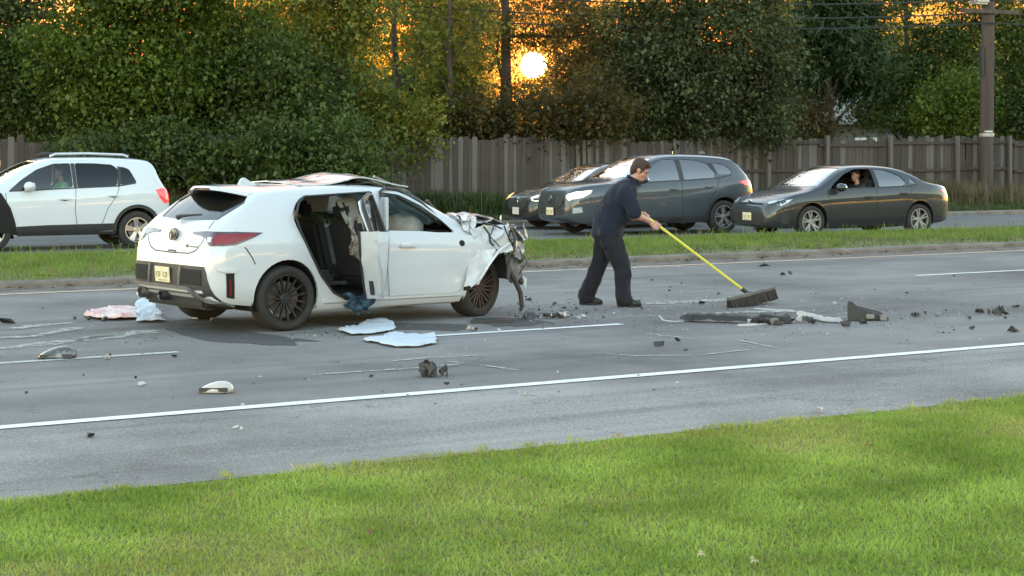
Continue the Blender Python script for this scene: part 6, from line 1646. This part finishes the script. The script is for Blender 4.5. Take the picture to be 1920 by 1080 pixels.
# blue cloth hanging over the sill
W2 = Matrix.Translation(wreck.location) @ Matrix.Rotation(wreck.rotation_euler[2], 4, 'Z')
bc = crumple('blue_jacket', lambda u, v: (1.48 + .30 * u + .03 * math.sin(7 * v), -.925 - .075 * math.sin(math.pi * min(1, v * 1.2)) - .02 * v, .335 - .05 * u - .16 * v + .03 * math.sin(9 * u)), 10, 7, .035, 41, M_BLUEC, None, .02, 35)
bc.matrix_world = W2; tag(bc, 'blue jacket hanging over the sill below the open rear door', 'jacket')
M_CHUNK = [mat('debris_black', (.016, .016, .017), .6), mat('debris_charcoal', (.045, .043, .043), .7), mat('debris_grey', (.20, .20, .20), .6), mat('debris_pale', (.40, .39, .38), .6), mat('debris_silver', (.55, .55, .56), .35, .7)]
def shard(name, p, size, seed, m, label, cat, group=None, rz=None, flat=.45):
    """angular broken fragment resting on the road"""
    rng = random.Random(seed); bm = bmesh.new()
    n = rng.randint(7, 11)
    for _ in range(n): bm.verts.new((rng.uniform(-.5, .5) * size[0], rng.uniform(-.5, .5) * size[1], rng.uniform(0, 1) ** 1.3 * size[2]))
    for _ in range(3): bm.verts.new((rng.uniform(-.5, .5) * size[0], rng.uniform(-.5, .5) * size[1], 0))
    r_ = bmesh.ops.convex_hull(bm, input=bm.verts[:])
    junk = [g_ for g_ in r_['geom_interior'] if isinstance(g_, bmesh.types.BMVert)]
    if junk: bmesh.ops.delete(bm, geom=junk, context='VERTS')
    bm.verts.ensure_lookup_table(); zmin = min(v.co.z for v in bm.verts)
    for v in bm.verts: v.co.z -= zmin
    me = bpy.data.meshes.new(name); bm.to_mesh(me); bm.free()
    o = link(name, me, None, m); o.location = (p.x, p.y, .008); o.rotation_euler = (0, 0, rng.uniform(0, 6.28) if rz is None else rz)
    return tag(o, label, cat, group)
def cluster(name, p, r, n, h, seed, mats, label, cat, stretch=1.0, rz=0.0):
    """a heap of broken pieces that moves as one tangle"""
    rng = random.Random(seed); root = empty(name, (p.x, p.y, .008), rz); tag(root, label, cat)
    for i in range(n):
        q = Vector((rng.gauss(0, .42) * r * stretch, rng.gauss(0, .42) * r, 0)); s_ = rng.uniform(.35, .9) * r
        o = shard('fragment', q, (s_ * rng.uniform(.6, 1.3), s_ * rng.uniform(.3, .7), h * rng.uniform(.4, 1)), seed * 50 + i, rng.choice(mats), None, None)
        o.parent = root; o.location = q
        o.rotation_euler = (rng.uniform(-.4, .4), rng.uniform(-.4, .4), rng.uniform(0, 6.28)); o.location.z = rng.uniform(0, .02)
    return root
# mirror caps
def mirror_cap(p, rz, m, glass, label, k=1.0):
    root = empty('mirror_cap', (p.x, p.y, .006), rz); tag(root, label, 'car part'); b = MB()
    b.sphere((0, 0, 0), (.165 * k, .105 * k, .10 * k), 18, 12)
    o = b.build('shell', m, root, sm=60)
    for v in o.data.vertices:
        v.co.z = max(v.co.z, 0) * (1.0 + .25 * v.co.x / .16); v.co.x += .03 * v.co.z / .1
    b = MB(); b.bar((-.14 * k, -.075 * k, .02), (.13 * k, -.09 * k, .025), .02, .03); b.build('rim_edge', M_CHUNK[1], root)
mirror_cap(gp(107, 672), R(8), mat('mirror_cap_dark', (.06, .065, .065), .4, coat=.6, noise=(6, (.30, .31, .31), .55, .7)), None, 'dark grey mirror cap lying in the lane at the left')
mirror_cap(gp(405, 736), R(-5), mat('mirror_cap_white', (.48, .46, .43), .4, coat=.5), None, 'white mirror cap lying near the edge line', .8)
cluster('debris_clump', gp(811, 706), .14, 16, .14, 7, M_CHUNK[:2], 'tangled black debris clump below the blue sheets', 'debris', 1.0)
# long torn bumper trim, silver curved piece, upright black shard
def bent(name, pts, w, h, m, label, seed, cat='car part', amp=.02):
    rng = random.Random(seed); b = MB(); P = [gp(x, y, 0) + Vector((0, 0, z)) for x, y, z in pts]
    dense = []
    for a, c in zip(P, P[1:]):
        for i in range(5): dense.append(a.lerp(c, i / 5) + Vector((rng.uniform(-amp, amp), rng.uniform(-amp, amp), rng.uniform(0, amp))))
    dense.append(P[-1])
    vs = []
    for i, p in enumerate(dense):
        d = (dense[min(i + 1, len(dense) - 1)] - dense[max(0, i - 1)]).normalized(); sd = Vector((-d.y, d.x, 0)).normalized()
        k = rng.uniform(.7, 1.2) * (.5 if i in (0, len(dense) - 1) else 1)
        for x, z in ((-.5, 0), (-.35, .8), (.1, 1), (.5, .4), (.5, 0)): vs.append(p + sd * x * w * k + Vector((0, 0, z * h * k)))
    m_ = 5
    b.add(vs, [(i * m_ + k, i * m_ + (k + 1) % m_, (i + 1) * m_ + (k + 1) % m_, (i + 1) * m_ + k) for i in range(len(dense) - 1) for k in range(m_)] + [tuple(range(m_)), tuple((len(dense) - 1) * m_ + k for k in range(m_))])
    o = b.build(name, m, sm=30); return tag(o, label, cat)
bent('bumper_trim', [(1280, 602, .01), (1330, 604, .02), (1400, 606, .02), (1450, 607, .02), (1485, 606, .01)], .16, .07, M_CHUNK[0], 'long torn black bumper trim lying below the broom', 1)
cluster('trim_tangle', gp(1455, 607), .22, 22, .10, 9, [M_CHUNK[0], M_CHUNK[0], M_CHUNK[1], M_CHUNK[1], M_CHUNK[2], M_CHUNK[3]], 'tangle of black and pale fragments at the end of the torn trim', 'debris', 1.5, R(10))
bent('bumper_strip', [(1497, 594, .03), (1520, 600, .035), (1550, 605, .02), (1580, 606, .01)], .09, .035, mat('silver_bumper', (.36, .36, .36), .45, .3), 'curved silver bumper strip between the trim and the upright shard', 2, amp=.006)
bent('pale_strip', [(1382, 611, 0), (1410, 611, 0), (1438, 609, 0)], .07, .02, M_CHUNK[3], 'short white strip in front of the torn black trim', 3, amp=.004)
bent('pale_wire', [(1235, 592, 0), (1245, 602, 0), (1262, 604, 0), (1283, 603, 0)], .03, .012, M_CHUNK[3], 'thin pale curved strip left of the torn black trim', 4, amp=.004)
bent('pale_splinter', [(1413, 580, 0), (1450, 582, 0), (1490, 584, 0)], .05, .015, M_CHUNK[3], 'thin pale strip lying right under the broom head', 5, amp=.004)
us_ = empty('upright_shard', gp(1622, 601)); tag(us_, 'pointed black bumper shard standing up at the right', 'car part')
b = MB(); b.prism([(-.19, 0), (-.185, .20), (-.16, .215), (-.10, .16), (.02, .13), (.16, .09), (.26, .02), (.24, 0)], -.05, .05, 'y')
o = b.build('shard_body', M_CHUNK[1], us_, bevel=.01)
for v in o.data.vertices: v.co.y += .12 * v.co.z + .05 * math.sin(v.co.x * 9)
for c_, d_ in (((.04, -.07, .05), (.09, .03, .05)), ((.18, -.06, .035), (.07, .06, .06)), ((-.24, -.02, .02), (.12, .08, .04))):
    b = MB(); b.box(c_, d_); b.build('clip', M_CHUNK[2], us_, bevel=.008)
tr = empty('black_tile', gp(916, 604), R(12)); tag(tr, 'flat dark panel lying under the front wheel of the wreck', 'car part')
b = MB(); b.prism([(-.22, -.14), (.24, -.14), (.22, .12), (-.14, .13)], .0, .035, 'z'); b.build('panel', mat('green_black_panel', (.035, .042, .04), .5), tr, bevel=.008)
cluster('black_fragments', gp(1872, 592), .10, 9, .12, 12, M_CHUNK[:2], 'pointed black fragments near the right edge of the road', 'debris', 1.6)
cluster('black_fragments', gp(1725, 594), .09, 10, .06, 13, M_CHUNK[:2], 'loose heap of black fragments right of the upright shard', 'debris', 1.5)
cluster('front_debris', gp(1030, 597), .17, 26, .06, 14, [M_CHUNK[0], M_CHUNK[0], M_CHUNK[1], M_CHUNK[1], M_CHUNK[2], M_CHUNK[3], M_CHUNK[4]], 'spread of broken grille pieces in front of the wreck', 'debris', 2.0, R(15))
cluster('front_debris', gp(890, 622), .09, 8, .05, 15, [M_CHUNK[1], M_CHUNK[3]], 'small pale and dark pieces by the front wheel above the dash', 'debris', 1.4)
shard('block_fragment', gp(1901, 623), (.14, .09, .075), 61, M_CHUNK[0], 'black block shaped fragment at the right edge', 'fragment', rz=.4)
shard('curved_fragment', gp(1432, 500), (.24, .07, .05), 62, M_CHUNK[0], 'black curved fragment lying alone in the far lane', 'fragment', rz=.5)
shard('left_fragment', gp(14, 607), (.20, .10, .06), 63, M_CHUNK[0], 'black fragment at the left edge of the road', 'fragment', rz=.3)
# single fragments, where the photograph shows them
SP = [(697, 708, .06, 0), (838, 723, .05, 0), (866, 724, .04, 0), (1285, 659, .05, 0), (1270, 642, .11, 0), (268, 724, .10, 3), (255, 711, .06, 0), (170, 821, .09, 0), (48, 740, .05, 0), (157, 706, .04, 1), (985, 742, .06, 3), (1000, 743, .04, 3), (441, 805, .06, 3), (453, 808, .05, 3), (202, 674, .10, 3), (205, 669, .05, 0), (326, 671, .06, 0), (1468, 517, .10, 1), (1482, 515, .14, 1), (1316, 571, .12, 0), (1255, 547, .06, 0), (1257, 540, .05, 1), (1222, 527, .05, 0), (1278, 533, .05, 0), (1619, 608, .13, 0), (1587, 613, .14, 1), (1818, 599, .10, 0), (1824, 618, .10, 0), (1838, 588, .14, 1), (1905, 577, .10, 0), (1775, 584, .05, 0), (1760, 594, .12, 2), (1505, 627, .05, 3), (1553, 628, .05, 3), (1565, 570, .06, 3), (1700, 551, .05, 0), (1788, 519, .06, 0), (1790, 621, .04, 0), (1770, 626, .05, 1), (1235, 650, .12, 1), (1200, 570, .12, 1), (1203, 580, .07, 0), (1080, 581, .08, 0), (1055, 579, .08, 0), (1040, 573, .09, 1), (985, 559, .06, 0), (990, 565, .10, 1), (975, 573, .08, 2), (1060, 595, .12, 2), (1085, 599, .08, 3), (1100, 590, .06, 1), (1132, 597, .06, 0), (1150, 590, .05, 3), (975, 588, .06, 3), (1010, 583, .06, 0), (700, 601, .05, 0), (650, 612, .09, 0), (590, 632, .05, 3), (612, 628, .05, 0), (575, 630, .04, 3), (140, 600, .08, 0), (165, 602, .10, 1), (195, 603, .12, 0), (80, 580, .05, 1), (455, 762, .04, 3), (1270, 720, .04, 3), (1045, 700, .04, 3), (910, 640, .04, 3), (935, 622, .07, 3), (1590, 560, .05, 2), (1640, 545, .05, 1), (1690, 600, .05, 2), (1530, 552, .04, 1), (1348, 553, .06, 1), (1335, 575, .05, 1), (1300, 600, .05, 1), (1860, 603, .05, 3), (1885, 598, .07, 0), (1540, 775, .14, 3), (370, 598, .2, 3), (395, 604, .12, 2)]
DG = [('black', 'small black plastic fragment lying on the road'), ('charcoal', 'small charcoal plastic fragment lying on the road'), ('grey', 'small grey plastic fragment lying on the road'), ('pale', 'small pale plastic fragment lying on the road')]
for i, (x, y, s_, k) in enumerate(SP):
    shard('fragment', gp(x, y), (s_, s_ * .55, s_ * .42), 300 + i, M_CHUNK[k], DG[k][1], 'fragment', DG[k][0] + ' fragments scattered on the road')
# crumbs of glass and plastic too small to count
rng = np.random.default_rng(3); V, F_ = [], []
def crumbs(px, py, sx, sy, n):
    for _ in range(n):
        x, y = rng.normal(px, sx), rng.normal(py, sy)
        if y < 500 or y > 800: continue
        p = gp(x, y); r_ = rng.uniform(.006, .022); a = rng.uniform(0, 6.28, 4); o = len(V)
        for k in range(3): V.append((p.x + r_ * math.cos(a[0] + k * 2.1), p.y + r_ * math.sin(a[0] + k * 2.1), .009))
        V.append((p.x + rng.uniform(-.4, .4) * r_, p.y, 0.009 + r_ * .45)); F_.extend([(o, o + 1, o + 3), (o + 1, o + 2, o + 3), (o + 2, o, o + 3)])
rng.permutation(3)
for a in ((1020, 590, 60, 12, 200), (1180, 580, 120, 18, 120), (1350, 590, 150, 22, 100), (1650, 595, 150, 18, 200), (250, 620, 150, 25, 70), (620, 625, 80, 10, 50), (900, 680, 300, 40, 40), (1500, 560, 250, 25, 50)): crumbs(*a)
half = int(len(F_) * .82) // 3 * 3
V = np.array(V); F_ = np.array(F_).reshape(-1, 3, 3)[rng.permutation(len(F_) // 3)].reshape(-1, 3)
o = np_mesh('dark_crumbs', V, F_[:half], M_CHUNK[1]); tag(o, 'dark crumbs of plastic strewn over the road', 'debris', kind='stuff')
o = np_mesh('pale_crumbs', V, F_[half:], M_CHUNK[3]); tag(o, 'pale crumbs of glass strewn over the road', 'debris', kind='stuff')
# leaves on the lawn, leaf litter at the kerb
def fallen_leaf(px, py, s_, c, label):
    p = gp(px, py); b = MB(); a = px * .7
    for k in range(5):
        t = a + (k - 2) * .75; L = s_ * (1 if k == 2 else .75)
        b.add([(0, 0, 0), (L * .5 * math.cos(t - .3), L * .5 * math.sin(t - .3), .012), (L * math.cos(t), L * math.sin(t), .005), (L * .5 * math.cos(t + .3), L * .5 * math.sin(t + .3), .012)], [(0, 1, 2, 3)])
    o = b.build('fallen_leaf', mat('fallen_leaf_' + str(c), c, .7)); o.location = (p.x, p.y, .055); o.rotation_euler = (R(35), R(8), 0)
    tag(o, label, 'leaf')
fallen_leaf(1310, 1062, .035, (.45, .38, .22), 'pale tan leaf on the lawn near the bottom edge')
fallen_leaf(1415, 1074, .035, (.45, .38, .22), 'pale tan leaf on the lawn at the bottom edge right of centre')
fallen_leaf(695, 1022, .035, (.16, .07, .03), 'brown leaf on the lawn left of centre')
fallen_leaf(1160, 836, .045, (.30, .20, .10), 'tan leaf on the lawn just below the shoulder')
fallen_leaf(1630, 850, .045, (.18, .08, .03), 'brown leaf on the lawn at the right')
rng = np.random.default_rng(9); n = 1500
s_, t_ = rng.uniform(0, 40, n), T_KERB - .08 + np.abs(rng.normal(0, .25, n)) * np.where(rng.random(n) < .5, -1, 1.3)
V = np.zeros((n, 4, 3)); a = rng.uniform(0, 6.28, n); L = rng.uniform(.02, .07, n)
cx, cy = UX * s_ - UY * t_, UY * s_ + UX * t_; zz = np.where(t_ > T_KERB, .135, .012)
for k in range(4):
    V[:, k, 0] = cx + L * np.cos(a + k * 1.57) * (1 if k % 2 else .5); V[:, k, 1] = cy + L * np.sin(a + k * 1.57) * (1 if k % 2 else .5); V[:, k, 2] = zz + rng.uniform(0, .025, n)
o = np_mesh('leaf_litter', V.reshape(-1, 3), np.arange(n * 4).reshape(n, 4), mat('litter_brown', (.11, .06, .035), .9, noise=(3, (.20, .13, .08), .4, .6))); tag(o, 'brown leaf litter gathered along the median kerb', 'litter', kind='stuff')
